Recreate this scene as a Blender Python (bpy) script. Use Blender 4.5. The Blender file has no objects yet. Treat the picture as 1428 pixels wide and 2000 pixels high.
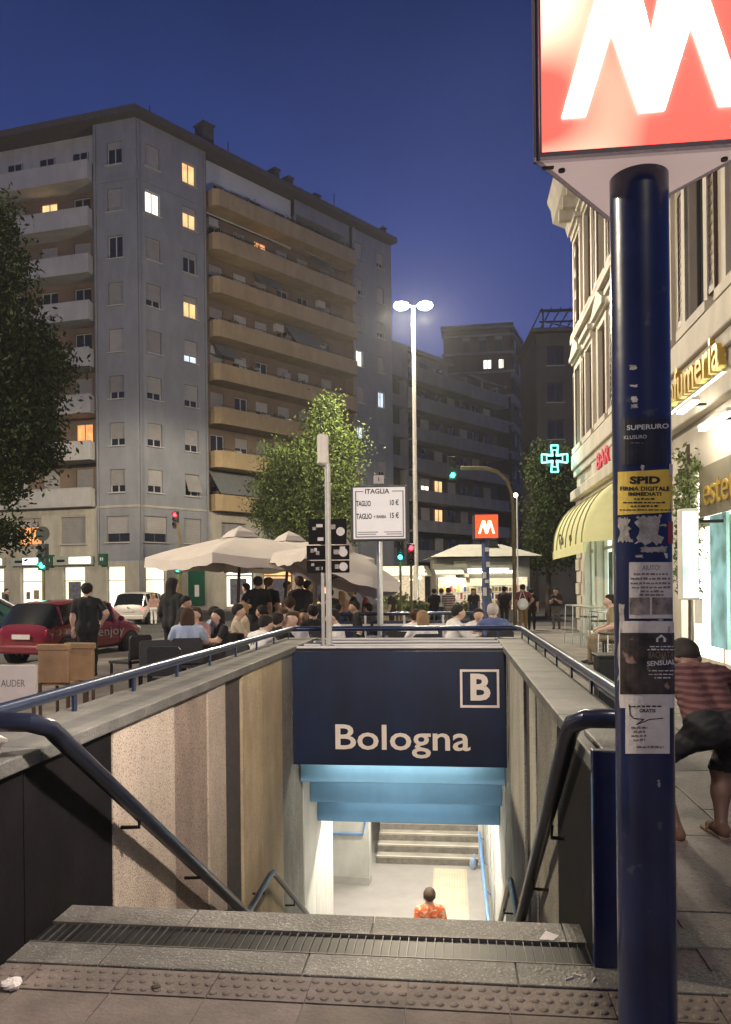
import bpy, bmesh, math, random
import numpy as np
from mathutils import Vector, Matrix
random.seed(7); np.random.seed(7)
R = math.radians
SC = bpy.context.scene
COL = SC.collection

# ------------------------------------------------------------------ camera, sky, exposure
FPX, CX, HY, EYE, ROLL = 1510.0, 714.0, 1142.0, 1.65, 0.0105
cam_d = bpy.data.cameras.new('camera'); cam = bpy.data.objects.new('camera', cam_d); COL.objects.link(cam)
cam_d.sensor_fit = 'VERTICAL'; cam_d.sensor_height = 24.0; cam_d.lens = 24.0 * FPX / 2000.0
cam_d.shift_y = (HY - 1000.0) / 2000.0
cam_d.clip_start = 0.05; cam_d.clip_end = 2000.0
cam.matrix_world = Matrix.Translation((0, 0, EYE)) @ Matrix.Rotation(R(90), 4, 'X') @ Matrix.Rotation(-ROLL, 4, 'Z')
SC.camera = cam
w = bpy.data.worlds.new("World"); SC.world = w; w.use_nodes = True
nt = w.node_tree; bg = nt.nodes['Background']
tc = nt.nodes.new('ShaderNodeTexCoord'); sp = nt.nodes.new('ShaderNodeSeparateXYZ'); rp = nt.nodes.new('ShaderNodeValToRGB')
nt.links.new(tc.outputs['Generated'], sp.inputs[0]); nt.links.new(sp.outputs['Z'], rp.inputs[0]); nt.links.new(rp.outputs[0], bg.inputs[0])
el = rp.color_ramp.elements
el[0].position = 0.0; el[0].color = (.056, .076, .228, 1)
el[1].position = 1.0; el[1].color = (.009, .015, .056, 1)
for p_, c_ in ((.20, (.056, .079, .245)), (.32, (.045, .068, .235)), (.42, (.026, .046, .180)), (.62, (.0088, .0205, .086))):
    e = rp.color_ramp.elements.new(p_); e.color = (*c_, 1)
bg.inputs[1].default_value = 1.0
wn = nt.nodes.new('ShaderNodeTexNoise'); wn.inputs['Scale'].default_value = 3.2; wn.inputs['Detail'].default_value = 5.; nt.links.new(tc.outputs['Generated'], wn.inputs['Vector'])
wm = nt.nodes.new('ShaderNodeMapRange'); wm.inputs['From Min'].default_value = .3; wm.inputs['From Max'].default_value = .7; wm.inputs['To Min'].default_value = .86; wm.inputs['To Max'].default_value = 1.14
nt.links.new(wn.outputs['Fac'], wm.inputs['Value']); nt.links.new(wm.outputs[0], bg.inputs[1])      # faint unevenness of thin haze
SC.view_settings.view_transform = 'Standard'; SC.view_settings.look = 'None'
SC.view_settings.exposure = 0.25; SC.view_settings.gamma = 1.0; SC.view_settings.use_curve_mapping = False
try:
    SC.cycles.max_bounces = 6; SC.cycles.sample_clamp_indirect = 4.0; SC.cycles.sample_clamp_direct = 0
except Exception: pass

# ------------------------------------------------------------------ places
def W(px, py, Y):
    """point of the photograph at the given depth in metres"""
    a, b = px - CX, py - HY
    return Vector(((a - ROLL * b) / FPX * Y, Y, EYE - (b + ROLL * a) / FPX * Y))
def XofY(px, Y, py=HY): return W(px, py, Y).x
TH = math.atan(171.0 / 1510.0); CS, SN = math.cos(TH), math.sin(TH)
def S(u, v, z=0.0): return Vector((u * CS + v * SN, -u * SN + v * CS, z))   # frame of the stairwell and of the right-hand facade
def toS(p): return (p.x * CS - p.y * SN, p.x * SN + p.y * CS)
MS = Matrix.Rotation(-TH, 4, 'Z')
def v_at(px, u):
    r = (px - CX) / FPX
    return (u * CS + r * u * SN) / (r * CS - SN)

# ------------------------------------------------------------------ materials
MATS = {}
def mat(name, col=(.5, .5, .5), rough=.6, metal=0., var=.12, scale=3., bump=0., bscale=40., speck=None, spscale=90., spth=.6,
        emit=None, es=0., coat=0., alpha=None, rnd=0., trans=0., stain=0., ior=1.45):
    if name in MATS: return MATS[name]
    m = bpy.data.materials.new(name); m.use_nodes = True; n = m.node_tree; N = n.nodes; L = n.links
    b = N['Principled BSDF']; MATS[name] = m
    b.inputs['Roughness'].default_value = rough; b.inputs['Metallic'].default_value = metal; b.inputs['IOR'].default_value = ior
    if coat: b.inputs['Coat Weight'].default_value = coat
    if trans: b.inputs['Transmission Weight'].default_value = trans
    if alpha is not None: b.inputs['Alpha'].default_value = alpha
    t = N.new('ShaderNodeTexCoord'); oi = N.new('ShaderNodeObjectInfo'); ad = N.new('ShaderNodeVectorMath'); ad.operation = 'ADD'
    L.new(t.outputs['Object'], ad.inputs[0]); L.new(oi.outputs['Location'], ad.inputs[1])
    no = N.new('ShaderNodeTexNoise'); no.inputs['Scale'].default_value = scale; no.inputs['Detail'].default_value = 6.; no.inputs['Roughness'].default_value = .65
    L.new(ad.outputs[0], no.inputs['Vector'])
    cr = N.new('ShaderNodeValToRGB'); cr.color_ramp.elements[0].position = .3; cr.color_ramp.elements[1].position = .7
    cr.color_ramp.elements[0].color = (*[max(0, c * (1 - var)) for c in col], 1); cr.color_ramp.elements[1].color = (*[min(1, c * (1 + var)) for c in col], 1)
    L.new(no.outputs['Fac'], cr.inputs[0]); out = cr.outputs[0]
    if speck:
        n2 = N.new('ShaderNodeTexNoise'); n2.inputs['Scale'].default_value = spscale; n2.inputs['Detail'].default_value = 2.
        L.new(ad.outputs[0], n2.inputs['Vector'])
        c2 = N.new('ShaderNodeValToRGB'); c2.color_ramp.elements[0].position = spth - .03; c2.color_ramp.elements[1].position = spth + .05
        L.new(n2.outputs['Fac'], c2.inputs[0])
        mx = N.new('ShaderNodeMix'); mx.data_type = 'RGBA'; L.new(c2.outputs[0], mx.inputs['Factor']); L.new(out, mx.inputs['A']); mx.inputs['B'].default_value = (*speck, 1); out = mx.outputs['Result']
    if stain:
        n3 = N.new('ShaderNodeTexNoise'); n3.inputs['Scale'].default_value = .9; n3.inputs['Detail'].default_value = 8.; n3.inputs['Roughness'].default_value = .7
        mp = N.new('ShaderNodeMapping'); mp.inputs['Scale'].default_value = (1.6, 1.6, .5); L.new(ad.outputs[0], mp.inputs[0]); L.new(mp.outputs[0], n3.inputs['Vector'])
        c3 = N.new('ShaderNodeValToRGB'); c3.color_ramp.elements[0].position = .42; c3.color_ramp.elements[1].position = .62
        c3.color_ramp.elements[0].color = (1 - stain,) * 3 + (1,); c3.color_ramp.elements[1].color = (1, 1, 1, 1); L.new(n3.outputs['Fac'], c3.inputs[0])
        mx = N.new('ShaderNodeMix'); mx.data_type = 'RGBA'; mx.blend_type = 'MULTIPLY'; mx.inputs['Factor'].default_value = 1; L.new(out, mx.inputs['A']); L.new(c3.outputs[0], mx.inputs['B']); out = mx.outputs['Result']
    if rnd:
        mr = N.new('ShaderNodeMapRange'); mr.inputs['To Min'].default_value = 1 - rnd; mr.inputs['To Max'].default_value = 1 + rnd; L.new(oi.outputs['Random'], mr.inputs['Value'])
        vm = N.new('ShaderNodeVectorMath'); vm.operation = 'SCALE'; L.new(out, vm.inputs[0]); L.new(mr.outputs[0], vm.inputs['Scale']); out = vm.outputs[0]
    L.new(out, b.inputs['Base Color'])
    if bump:
        nb = N.new('ShaderNodeTexNoise'); nb.inputs['Scale'].default_value = bscale; nb.inputs['Detail'].default_value = 4.; L.new(ad.outputs[0], nb.inputs['Vector'])
        bp = N.new('ShaderNodeBump'); bp.inputs['Strength'].default_value = bump; bp.inputs['Distance'].default_value = .02; L.new(nb.outputs['Fac'], bp.inputs['Height']); L.new(bp.outputs[0], b.inputs['Normal'])
    if emit:
        b.inputs['Emission Color'].default_value = (*emit, 1); b.inputs['Emission Strength'].default_value = es
    return m
def glow(name, col, s, var=0., scale=2.):
    if name in MATS: return MATS[name]
    m = mat(name, tuple(min(1, c) * .6 for c in col), .5, emit=col, es=s)
    if var:
        n = m.node_tree; b = n.nodes['Principled BSDF']; t = n.nodes.new('ShaderNodeTexCoord'); no = n.nodes.new('ShaderNodeTexNoise'); no.inputs['Scale'].default_value = scale
        n.links.new(t.outputs['Object'], no.inputs['Vector']); mr = n.nodes.new('ShaderNodeMapRange'); mr.inputs['From Min'].default_value = .3; mr.inputs['From Max'].default_value = .7
        mr.inputs['To Min'].default_value = s * (1 - var); mr.inputs['To Max'].default_value = s * (1 + var); n.links.new(no.outputs['Fac'], mr.inputs['Value']); n.links.new(mr.outputs[0], b.inputs['Emission Strength'])
    return m

# ------------------------------------------------------------------ mesh helpers
I4 = Matrix.Identity(4)
class MB:
    def __init__(s, M=None, off=None): s.v = []; s.f = []; s.mi = []; s.M = M or I4; s.off = off or Vector((0, 0, 0)); s.cur = 0
    def add(s, vs, fs, mi=None):
        b = len(s.v); s.v += [(s.M @ Vector(p)) - s.off for p in vs]; s.f += [tuple(b + i for i in f) for f in fs]; s.mi += [s.cur if mi is None else mi] * len(fs); return s
    def box(s, x0, x1, y0, y1, z0, z1, mi=None):
        vs = [(x, y, z) for z in (z0, z1) for y in (y0, y1) for x in (x0, x1)]
        return s.add(vs, [(0, 2, 3, 1), (4, 5, 7, 6), (0, 1, 5, 4), (2, 6, 7, 3), (0, 4, 6, 2), (1, 3, 7, 5)], mi)
    def cbox(s, c, d, mi=None):
        return s.box(c[0] - d[0] / 2, c[0] + d[0] / 2, c[1] - d[1] / 2, c[1] + d[1] / 2, c[2] - d[2] / 2, c[2] + d[2] / 2, mi)
    def quad(s, a, b, c, d, mi=None): return s.add([a, b, c, d], [(0, 1, 2, 3)], mi)
    def poly(s, pts, axis, t0, t1, mi=None):
        """extruded polygon: 2D points, axis = direction of extrusion"""
        def P(p, t): return {'x': (t, p[0], p[1]), 'y': (p[0], t, p[1]), 'z': (p[0], p[1], t)}[axis]
        n = len(pts); vs = [P(p, t0) for p in pts] + [P(p, t1) for p in pts]
        fs = [tuple(range(n))[::-1], tuple(range(n, 2 * n))] + [(i, (i + 1) % n, n + (i + 1) % n, n + i) for i in range(n)]
        return s.add(vs, fs, mi)
    def tube(s, pts, r, n=10, mi=None, cap=True):
        pts = [Vector(p) for p in pts]; rr = r if isinstance(r, (list, tuple)) else [r] * len(pts); vs = []; fs = []
        ref = None
        for i, p in enumerate(pts):
            d = (pts[min(i + 1, len(pts) - 1)] - pts[max(i - 1, 0)]).normalized()
            if ref is None: ref = Vector((0, 0, 1)) if abs(d.z) < .9 else Vector((1, 0, 0))
            a = (ref - d * ref.dot(d)); a = a.normalized() if a.length > 1e-5 else d.orthogonal().normalized(); ref = a; b = d.cross(a)
            vs += [p + (a * math.cos(2 * math.pi * k / n) + b * math.sin(2 * math.pi * k / n)) * rr[i] for k in range(n)]
        for i in range(len(pts) - 1):
            for k in range(n): fs.append((i * n + k, i * n + (k + 1) % n, (i + 1) * n + (k + 1) % n, (i + 1) * n + k))
        if cap: fs += [tuple(range(n))[::-1], tuple(range((len(pts) - 1) * n, len(pts) * n))]
        return s.add(vs, fs, mi)
    def lathe(s, prof, n=16, c=(0, 0), mi=None):
        vs = [(c[0] + r * math.cos(2 * math.pi * k / n), c[1] + r * math.sin(2 * math.pi * k / n), z) for r, z in prof for k in range(n)]
        fs = [(i * n + k, i * n + (k + 1) % n, (i + 1) * n + (k + 1) % n, (i + 1) * n + k) for i in range(len(prof) - 1) for k in range(n)]
        fs += [tuple(range(n))[::-1], tuple(range((len(prof) - 1) * n, len(prof) * n))]
        return s.add(vs, fs, mi)
    def ball(s, c, r, n=10, m=7, mi=None):
        r = r if isinstance(r, (list, tuple)) else (r, r, r)
        vs = [(c[0], c[1], c[2] - r[2])]; fs = []
        for i in range(1, m):
            a = -math.pi / 2 + math.pi * i / m
            vs += [(c[0] + r[0] * math.cos(a) * math.cos(2 * math.pi * k / n), c[1] + r[1] * math.cos(a) * math.sin(2 * math.pi * k / n), c[2] + r[2] * math.sin(a)) for k in range(n)]
        vs.append((c[0], c[1], c[2] + r[2])); e = len(vs) - 1
        for k in range(n):
            fs.append((0, 1 + (k + 1) % n, 1 + k)); fs.append((e, e - n + k, e - n + (k + 1) % n))
            for i in range(m - 2): fs.append((1 + i * n + k, 1 + i * n + (k + 1) % n, 1 + (i + 1) * n + (k + 1) % n, 1 + (i + 1) * n + k))
        return s.add(vs, fs, mi)
    def mesh(s, name, mats, smooth=False):
        me = bpy.data.meshes.new(name); me.from_pydata(s.v, [], s.f)
        for m in (mats if isinstance(mats, (list, tuple)) else [mats]): me.materials.append(m)
        me.polygons.foreach_set('material_index', s.mi)
        bm = bmesh.new(); bm.from_mesh(me); bmesh.ops.recalc_face_normals(bm, faces=bm.faces); bm.to_mesh(me); bm.free()
        if smooth:
            me.polygons.foreach_set('use_smooth', [True] * len(me.polygons))
            if smooth != 'all': me.set_sharp_from_angle(angle=R(40))
        return me
    def build(s, name, mats, parent=None, smooth=False, bevel=0., kind=None, label=None, loc=None, rot=None):
        return ob(name, s.mesh(name, mats, smooth), parent, bevel, kind, label, loc, rot)
def ob(name, me, parent=None, bevel=0., kind=None, label=None, loc=None, rot=None):
    o = bpy.data.objects.new(name, me); COL.objects.link(o)
    if parent: o.parent = parent
    if loc is not None: o.location = loc
    if rot is not None: o.rotation_euler = rot
    if bevel:
        b = o.modifiers.new('bevel', 'BEVEL'); b.width = bevel; b.segments = 2; b.limit_method = 'ANGLE'
    if kind: o['kind'] = kind
    if label: o['label'] = label
    return o
def tag(o, label, cat, group=None, kind=None):
    o['label'] = label; o['category'] = cat
    if group: o['group'] = group
    if kind: o['kind'] = kind
    return o
def thing(name, label, cat, loc=(0, 0, 0), rz=0., group=None):
    o = bpy.data.objects.new(name, None); COL.objects.link(o); o.location = loc; o.rotation_euler = (0, 0, rz); o.empty_display_size = .2
    return tag(o, label, cat, group)
def copy_tree(o, parent=None):
    c = o.copy(); COL.objects.link(c)
    if parent: c.parent = parent
    for ch in o.children: copy_tree(ch, c)
    return c
def frame(o, d, nrm):
    """matrix: local x along d, local y INTO the wall (away from the outward normal), z up"""
    d = Vector(d).normalized(); y = -Vector(nrm).normalized()
    return Matrix(((d.x, y.x, 0, o[0]), (d.y, y.y, 0, o[1]), (d.z, y.z, 1, o[2] if len(o) > 2 else 0), (0, 0, 0, 1)))

_txt = {}
def text_geo(s, bold=0., ex=.0):
    key = (s, bold, ex)
    if key in _txt: return _txt[key]
    c = bpy.data.curves.new('t', 'FONT'); c.body = s; c.size = 1.; c.offset = bold; c.extrude = ex; c.resolution_u = 3; c.space_character = 1.0
    o = bpy.data.objects.new('t', c); COL.objects.link(o)
    me = bpy.data.meshes.new_from_object(o.evaluated_get(bpy.context.evaluated_depsgraph_get()))
    vs = [tuple(v.co) for v in me.vertices]; fs = [tuple(p.vertices) for p in me.polygons]
    bpy.data.objects.remove(o); bpy.data.curves.remove(c); bpy.data.meshes.remove(me)
    x0 = min(v[0] for v in vs); x1 = max(v[0] for v in vs)
    _txt[key] = ([(v[0] - (x0 + x1) / 2, v[1], v[2]) for v in vs], fs, x1 - x0); return _txt[key]
def put_text(mb, s, width, cap, fn, bold=.0, depth=.004, mi=None):
    """lettering: width and cap height in metres, fn maps (across, up, out) to a point"""
    vs, fs, wd = text_geo(s, bold, .5)
    kx = width / wd; kz = cap / .69
    mb.add([fn(v[0] * kx, v[1] * kz, (v[2] + .5) * depth) for v in vs], fs, mi); return mb

def grid_wall(mb, x0, x1, z0, z1, holes, depth, y=0., mi=None, rmi=None):
    """wall face in the plane y with openings (a,b,c,d) and reveals going in by depth"""
    xs = sorted({x0, x1} | {round(min(max(h[i], x0), x1), 4) for h in holes for i in (0, 1)}); zs = sorted({z0, z1} | {round(min(max(h[i], z0), z1), 4) for h in holes for i in (2, 3)})
    nx = len(xs); vs = [(x, y, z) for z in zs for x in xs]; fs = []
    for j in range(len(zs) - 1):
        for i in range(nx - 1):
            cx, cz = (xs[i] + xs[i + 1]) / 2, (zs[j] + zs[j + 1]) / 2
            if any(h[0] < cx < h[1] and h[2] < cz < h[3] for h in holes): continue
            fs.append((j * nx + i, j * nx + i + 1, (j + 1) * nx + i + 1, (j + 1) * nx + i))
    mb.add(vs, fs, mi)
    for a, b, c, d in holes:
        e = y + depth; r = mi if rmi is None else rmi
        mb.quad((a, y, c), (a, e, c), (a, e, d), (a, y, d), r); mb.quad((b, y, c), (b, y, d), (b, e, d), (b, e, c), r)
        mb.quad((a, y, c), (b, y, c), (b, e, c), (a, e, c), r); mb.quad((a, y, d), (a, e, d), (b, e, d), (b, y, d), r)
    return mb

# ------------------------------------------------------------------ common materials
M_navy = mat('navy_paint', (.011, .016, .055), .30, coat=.35, var=.35, scale=4, bump=.10, bscale=7, speck=(.055, .055, .075), spscale=16, spth=.70)
M_sign = mat('sign_navy', (.006, .015, .048), .55, var=.25, scale=1.5, stain=.35, bump=.03, bscale=3)
M_rail = mat('rail_blue', (.022, .036, .085), .28, metal=.5, var=.25, scale=6, coat=.3)
M_railD = mat('handrail_dark', (.018, .022, .04), .28, metal=.45, var=.3, scale=8, coat=.3)
M_beige = mat('beige_aggregate', (.47, .39, .31), .85, var=.14, scale=2.0, speck=(.20, .15, .11), spscale=85, spth=.60, bump=.5, bscale=80, rnd=.10, stain=.22)
M_beige2 = mat('dark_beige_aggregate', (.33, .255, .20), .85, var=.16, scale=2.0, speck=(.15, .11, .085), spscale=85, spth=.58, bump=.5, bscale=80, stain=.3)
M_beige3 = mat('yellow_beige_aggregate', (.52, .41, .26), .85, var=.16, scale=2.0, speck=(.25, .18, .11), spscale=85, spth=.61, bump=.5, bscale=80, rnd=.08, stain=.3)
M_greywall = mat('grey_aggregate', (.25, .235, .20), .85, var=.2, scale=3, speck=(.09, .08, .07), spscale=80, spth=.58, bump=.5, bscale=70, stain=.3)
M_black = mat('black_panel', (.009, .008, .009), .75, var=.3, scale=4, speck=(.022, .02, .02), spscale=120, spth=.66, bump=.1, stain=.3)
M_black.node_tree.nodes['Principled BSDF'].inputs['Specular IOR Level'].default_value = .15
M_lgrey = mat('light_grey_aggregate', (.42, .40, .345), .85, var=.14, scale=2.0, speck=(.18, .17, .15), spscale=85, spth=.60, bump=.5, bscale=80, rnd=.1, stain=.3)
M_darkrib = mat('dark_strip', (.05, .04, .035), .8, var=.25, scale=8, bump=.3, speck=(.09, .08, .07), spscale=90, spth=.64)
M_coping = mat('coping_stone', (.165, .16, .145), .6, var=.2, scale=3, speck=(.08, .077, .072), spscale=130, spth=.58, bump=.2, bscale=60, stain=.4, rnd=.07)
M_granite = mat('granite', (.145, .137, .122), .55, var=.25, scale=2.2, speck=(.36, .34, .31), spscale=110, spth=.62, bump=.35, bscale=55, stain=.35, rnd=.08)
M_tact = mat('tactile_tile', (.175, .142, .125), .7, var=.2, scale=4, speck=(.16, .12, .1), spscale=70, spth=.62, bump=.25, bscale=60, stain=.35, rnd=.08)
M_pave = mat('paving', (.19, .165, .15), .62, var=.2, scale=1.3, speck=(.10, .09, .085), spscale=60, spth=.6, bump=.25, bscale=45, stain=.35, rnd=.1)
M_asph = mat('asphalt', (.055, .053, .052), .8, var=.25, scale=.6, speck=(.11, .11, .11), spscale=50, spth=.64, bump=.4, bscale=60)
M_white = mat('white_paint', (.72, .70, .66), .55, var=.08, scale=4)
M_dark = mat('dark_metal', (.02, .02, .022), .45, metal=.5, var=.2)
M_steel = mat('steel', (.52, .52, .50), .35, metal=.85, var=.12, scale=10)
M_polew = mat('pale_pole', (.50, .48, .44), .5, metal=.2, var=.15, scale=7, stain=.2)
M_glassd = mat('dark_glass', (.015, .018, .024), .08, var=.1, coat=.4)
M_print = mat('black_print', (.015, .015, .015), .6)
# ================================================================== LARGE STRUCTURE
UL, UR = -1.97, 0.62            # inner faces of the stairwell walls
WT = .40                        # wall thickness
V0, V1 = 3.79, 10.85            # stair lip, far end of the well
ZF = -4.8                       # underground floor
ZC = .90                        # top of the coping

def ring_sheet(mb, U0, U1, Va, Vb, hu0, hu1, hv0, hv1, z):
    us = [U0, hu0, hu1, U1]; vs = [Va, hv0, hv1, Vb]
    for i in range(3):
        for j in range(3):
            if i == 1 and j == 1: continue
            mb.quad((us[i], vs[j], z), (us[i + 1], vs[j], z), (us[i + 1], vs[j + 1], z), (us[i], vs[j + 1], z))
hole = (UL - .1, UR + .1, V0 - .04, V1)
g = MB(MS); ring_sheet(g, -110, 90, -40, 170, *hole, -.12)
g.build('ground', M_asph, kind='structure')
g = MB(MS); ring_sheet(g, -9.2, 4.35, -8, 30, *hole, 0.0)
for a, b in (((-9.2, -8), (4.35, -8)), ((4.35, -8), (4.35, 30)), ((4.35, 30), (-9.2, 30)), ((-9.2, 30), (-9.2, -8))):
    g.quad((*a, -.13), (*b, -.13), (*b, 0), (*a, 0))
pavement = g.build('pavement', M_pave, kind='structure')
k = MB(MS)
for i in range(30): k.box(-9.36, -9.2, -8 + i * 1.27, -8 + i * 1.27 + 1.255, -.13, .004)
k.build('kerb', M_granite, kind='structure')
# right-hand pavement slabs one can pick apart
slab_me = {}
def slab(w, d, h, m, key):
    if key not in slab_me: slab_me[key] = MB().box(-w / 2, w / 2, -d / 2, d / 2, 0, h).mesh('slab', m)
    return slab_me[key]
pm = slab(.690, 1.185, .007, M_pave, 'r')
for i in range(4):
    for j in range(9):
        u = 1.06 + .35 + i * .70; v = 2.2 + j * 1.2 + (.6 if i % 2 else 0)
        o = ob('paving_slab', pm, pavement, .004); o.location = S(u, v, .0005 + .002 * random.random()); o.rotation_euler = (random.uniform(-.001, .001), 0, -TH)
# tiles in front of the stairs: plain row, tactile row, granite band
xs0 = -3.2
pm = slab(.395, .395, .006, M_tact, 'p')
for i in range(17):
    for j in range(2):
        o = ob('floor_tile', pm, pavement, .003); o.location = S(xs0 + i * .4, 2.79 - j * .4, .0005 + .0015 * random.random()); o.rotation_euler = (0, 0, -TH)
tm = MB(); tm.box(-.1975, .1975, -.0975, .0975, 0, .006)
for a in range(7):
    for b in range(3): tm.lathe([(.018, .0055), (.016, .010), (.009, .0125)], 8, (-.168 + a * .056 + (.028 if b % 2 else 0) - .014, -.062 + b * .062))
tme = tm.mesh('tactile_tile', M_tact)
for i in range(17):
    o = ob('tactile_tile', tme, pavement); o.location = S(xs0 + i * .4, 3.095, .0005 + .001 * random.random()); o.rotation_euler = (0, 0, -TH)
gm = slab(.895, .185, .012, M_granite, 'g1'); gm2 = slab(.895, .195, .012, M_granite, 'g2')
for i in range(7):
    o = ob('granite_slab', gm, pavement, .004); o.location = S(-2.9 + i * .9, 3.295, .001); o.rotation_euler = (0, 0, -TH)
    o = ob('granite_slab', gm2, pavement, .004); o.location = S(-2.65 + i * .9, 3.70, .001); o.rotation_euler = (0, 0, -TH)
# drain grating between the granite slabs
gr = thing('drain_grating', 'black metal drain grating let into the granite at the top of the stairs', 'grating', S(-.65, 3.495, .001), -TH)
MB().box(-1.35, 1.28, -.105, .105, .0, .002).build('tray', M_dark, gr)
fr = MB()
fr.box(-1.36, 1.29, -.108, -.1, 0, .014); fr.box(-1.36, 1.29, .1, .108, 0, .014)
fr.build('frame', mat('grate_frame', (.14, .13, .12), .5, metal=.5), gr)
bme = MB().box(-.0018, .0018, -.1, .1, .002, .011).mesh('bar', mat('grate_bar', (.085, .082, .08), .45, metal=.5, var=.5, scale=4, rnd=.6))
for i in range(66):
    ob('bar', bme, gr, loc=(-1.33 + i * .04, 0, 0))

# ---- stairs
st = thing('staircase', 'grey stone stairs leading down from the pavement into the underpass', 'staircase', S((UL + UR) / 2, V0, 0), -TH)
hw = (UR - UL) / 2
step_me = MB().box(-hw - .06, hw + .06, 0, .30, -.5, 0).mesh('step', M_granite)
for i in range(12):                                     # first flight
    ob('step', step_me, st, .006, loc=(0, .02 + i * .26, -.172 * (i + 1)))
MB().box(-hw - .06, hw + .06, 12 * .26 - .02, 12 * .26 + 1.1, -2.6, -.172 * 12 - .002).build('landing', M_granite, st)
for i in range(16):                                     # second flight
    ob('step', step_me, st, .006, loc=(0, 4.02 + i * .255, -2.064 - .171 * (i + 1)))

# ---- underpass
M_uwall = mat('underpass_wall', (.55, .53, .47), .7, var=.1, scale=3, stain=.15)
M_ufloor = mat('underpass_floor', (.36, .33, .30), .45, var=.12, scale=2, speck=(.25, .23, .2), spscale=60, spth=.62)
VB = 17.8
g = MB(MS); g.box(-6, 1.5, 11.2, VB + 4, ZF - .2, ZF); g.build('underpass_floor', M_ufloor, kind='structure')
g = MB(MS); g.box(-6, 1.5, 10.95, VB + 5, -1.42, -.9); g.build('underpass_ceiling', M_white, kind='structure')
g = MB(MS); g.box(UR + .02, UR + .3, 10.95, VB + 5, ZF, -1.42); g.box(-6.3, -6, 9.5, VB + 5, ZF, -1.42)
g.box(-6, UL - .02, 12.2, 12.45, ZF, -1.42); g.box(-6, UL - .3, VB + 4, VB + 4.3, ZF, -1.42); g.box(-2.2, 1.5, VB + 4.9, VB + 5.2, ZF, -1.42)
uw = g.build('underpass_wall', M_uwall, kind='structure')
uj = mat('tile_line', (.35, .33, .29), .7)
g = MB(MS)
for z in (-4.2, -3.4, -2.6): g.box(UR + .012, UR + .021, 12.3, VB + 1.4, z, z + .012)
for v in (13.2, 14.4, 15.6, 16.8): g.box(UR + .011, UR + .022, v, v + .012, ZF, -1.5)
g.build('panel_joints', uj, uw, kind='stuff')
# wall left of the far flight, slightly turned
fw = thing('side_wall', 'pale underpass wall with a blue handrail beside the far flight of steps', 'wall', S(-2.9, VB - 1.2, ZF), -TH - R(6))
MB().box(-1.6, 1.05, 0, .25, .16, 3.4).build('wall', M_uwall, fw)
MB().box(-1.6, 1.06, -.025, .25, 0, .16).build('skirting', mat('skirting', (.42, .40, .36), .6), fw)
rl = MB(); rl.tube([(-1.6, -.09, 1.02), (.95, -.09, 1.12), (1.02, -.05, 1.5), (1.02, -.05, 3.2)], .03)
rl.build('handrail', mat('blue_rail', (.13, .26, .48), .4, var=.15), fw, True)
bs = thing('far_steps', 'pale steps climbing at the far end of the underpass', 'staircase', S(-.59, VB, ZF), -TH)
sm2 = MB().box(-1.24, 1.21, 0, .34, -.6, 0).add([], []).mesh('step', mat('far_step', (.42, .38, .31), .7, var=.15, scale=3, stain=.3))
nm = MB().box(-1.235, 1.205, -.012, .06, .002, .006).mesh('nosing', mat('nosing', (.62, .58, .48), .6))
rm = MB().box(-1.235, 1.205, -.008, -.001, -.166, -.035).mesh('riser', mat('riser_dark', (.17, .15, .125), .8, var=.35, scale=6))
for i in range(15):
    o = ob('step', sm2, bs, .006, loc=(0, i * .30, .17 * (i + 1))); ob('nosing', nm, o); ob('riser', rm, o)
pl = thing('post', 'pale square post at the right end of the far steps', 'post', S(.56, VB - .05, ZF), -TH)
MB().box(-.05, .05, -.05, .05, 0, 3.3).build('shaft', M_uwall, pl, bevel=.008)
MB().box(-.07, .07, -.07, .07, 0, .08).build('foot', M_steel, pl)
# tactile walking strip on the underpass floor
ts = MB(MS)
for i in range(12): ts.box(-.46 + i * .055, -.46 + i * .055 + .035, 11.6, VB - .25, ZF + .004, ZF + .012)
tb = MB(MS); tb.box(-.5, .24, 11.6, VB - .2, ZF, ZF + .004); tb.build('guide_strip', mat('strip', (.55, .47, .33), .7, var=.1), uw); ts.build('strip_ribs', mat('strip_rib', (.62, .54, .40), .7, var=.1), uw, kind='stuff')
br = thing('underpass_handrail', 'light blue handrail low on the right-hand underpass wall', 'handrail', S(UR - .1, 14.2, ZF), -TH)
MB().tube([(0, -1.9, .9), (0, 3.2, .9)], .035).build('rail', MATS['blue_rail'], br, True)
for y in (-1.6, 0, 1.5, 3.0): MB().tube([(0, y, .88), (.1, y, .8)], .015, 6).build('bracket', MATS['blue_rail'], br)
bg2 = MB(S(.45, VB - .15, ZF).to_tuple() and Matrix.Translation(S(.38, VB - .2, ZF)))
bg2.ball((0, 0, .13), (.08, .08, .14), 8, 6); bg2.ball((.03, .02, .28), (.035, .045, .07), 8, 6)
tag(bg2.build('plastic_bag', mat('bag_blue', (.32, .42, .58), .5, bump=.6, bscale=20), smooth='all'), 'pale blue plastic bag left at the foot of the far steps', 'bag')
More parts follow.
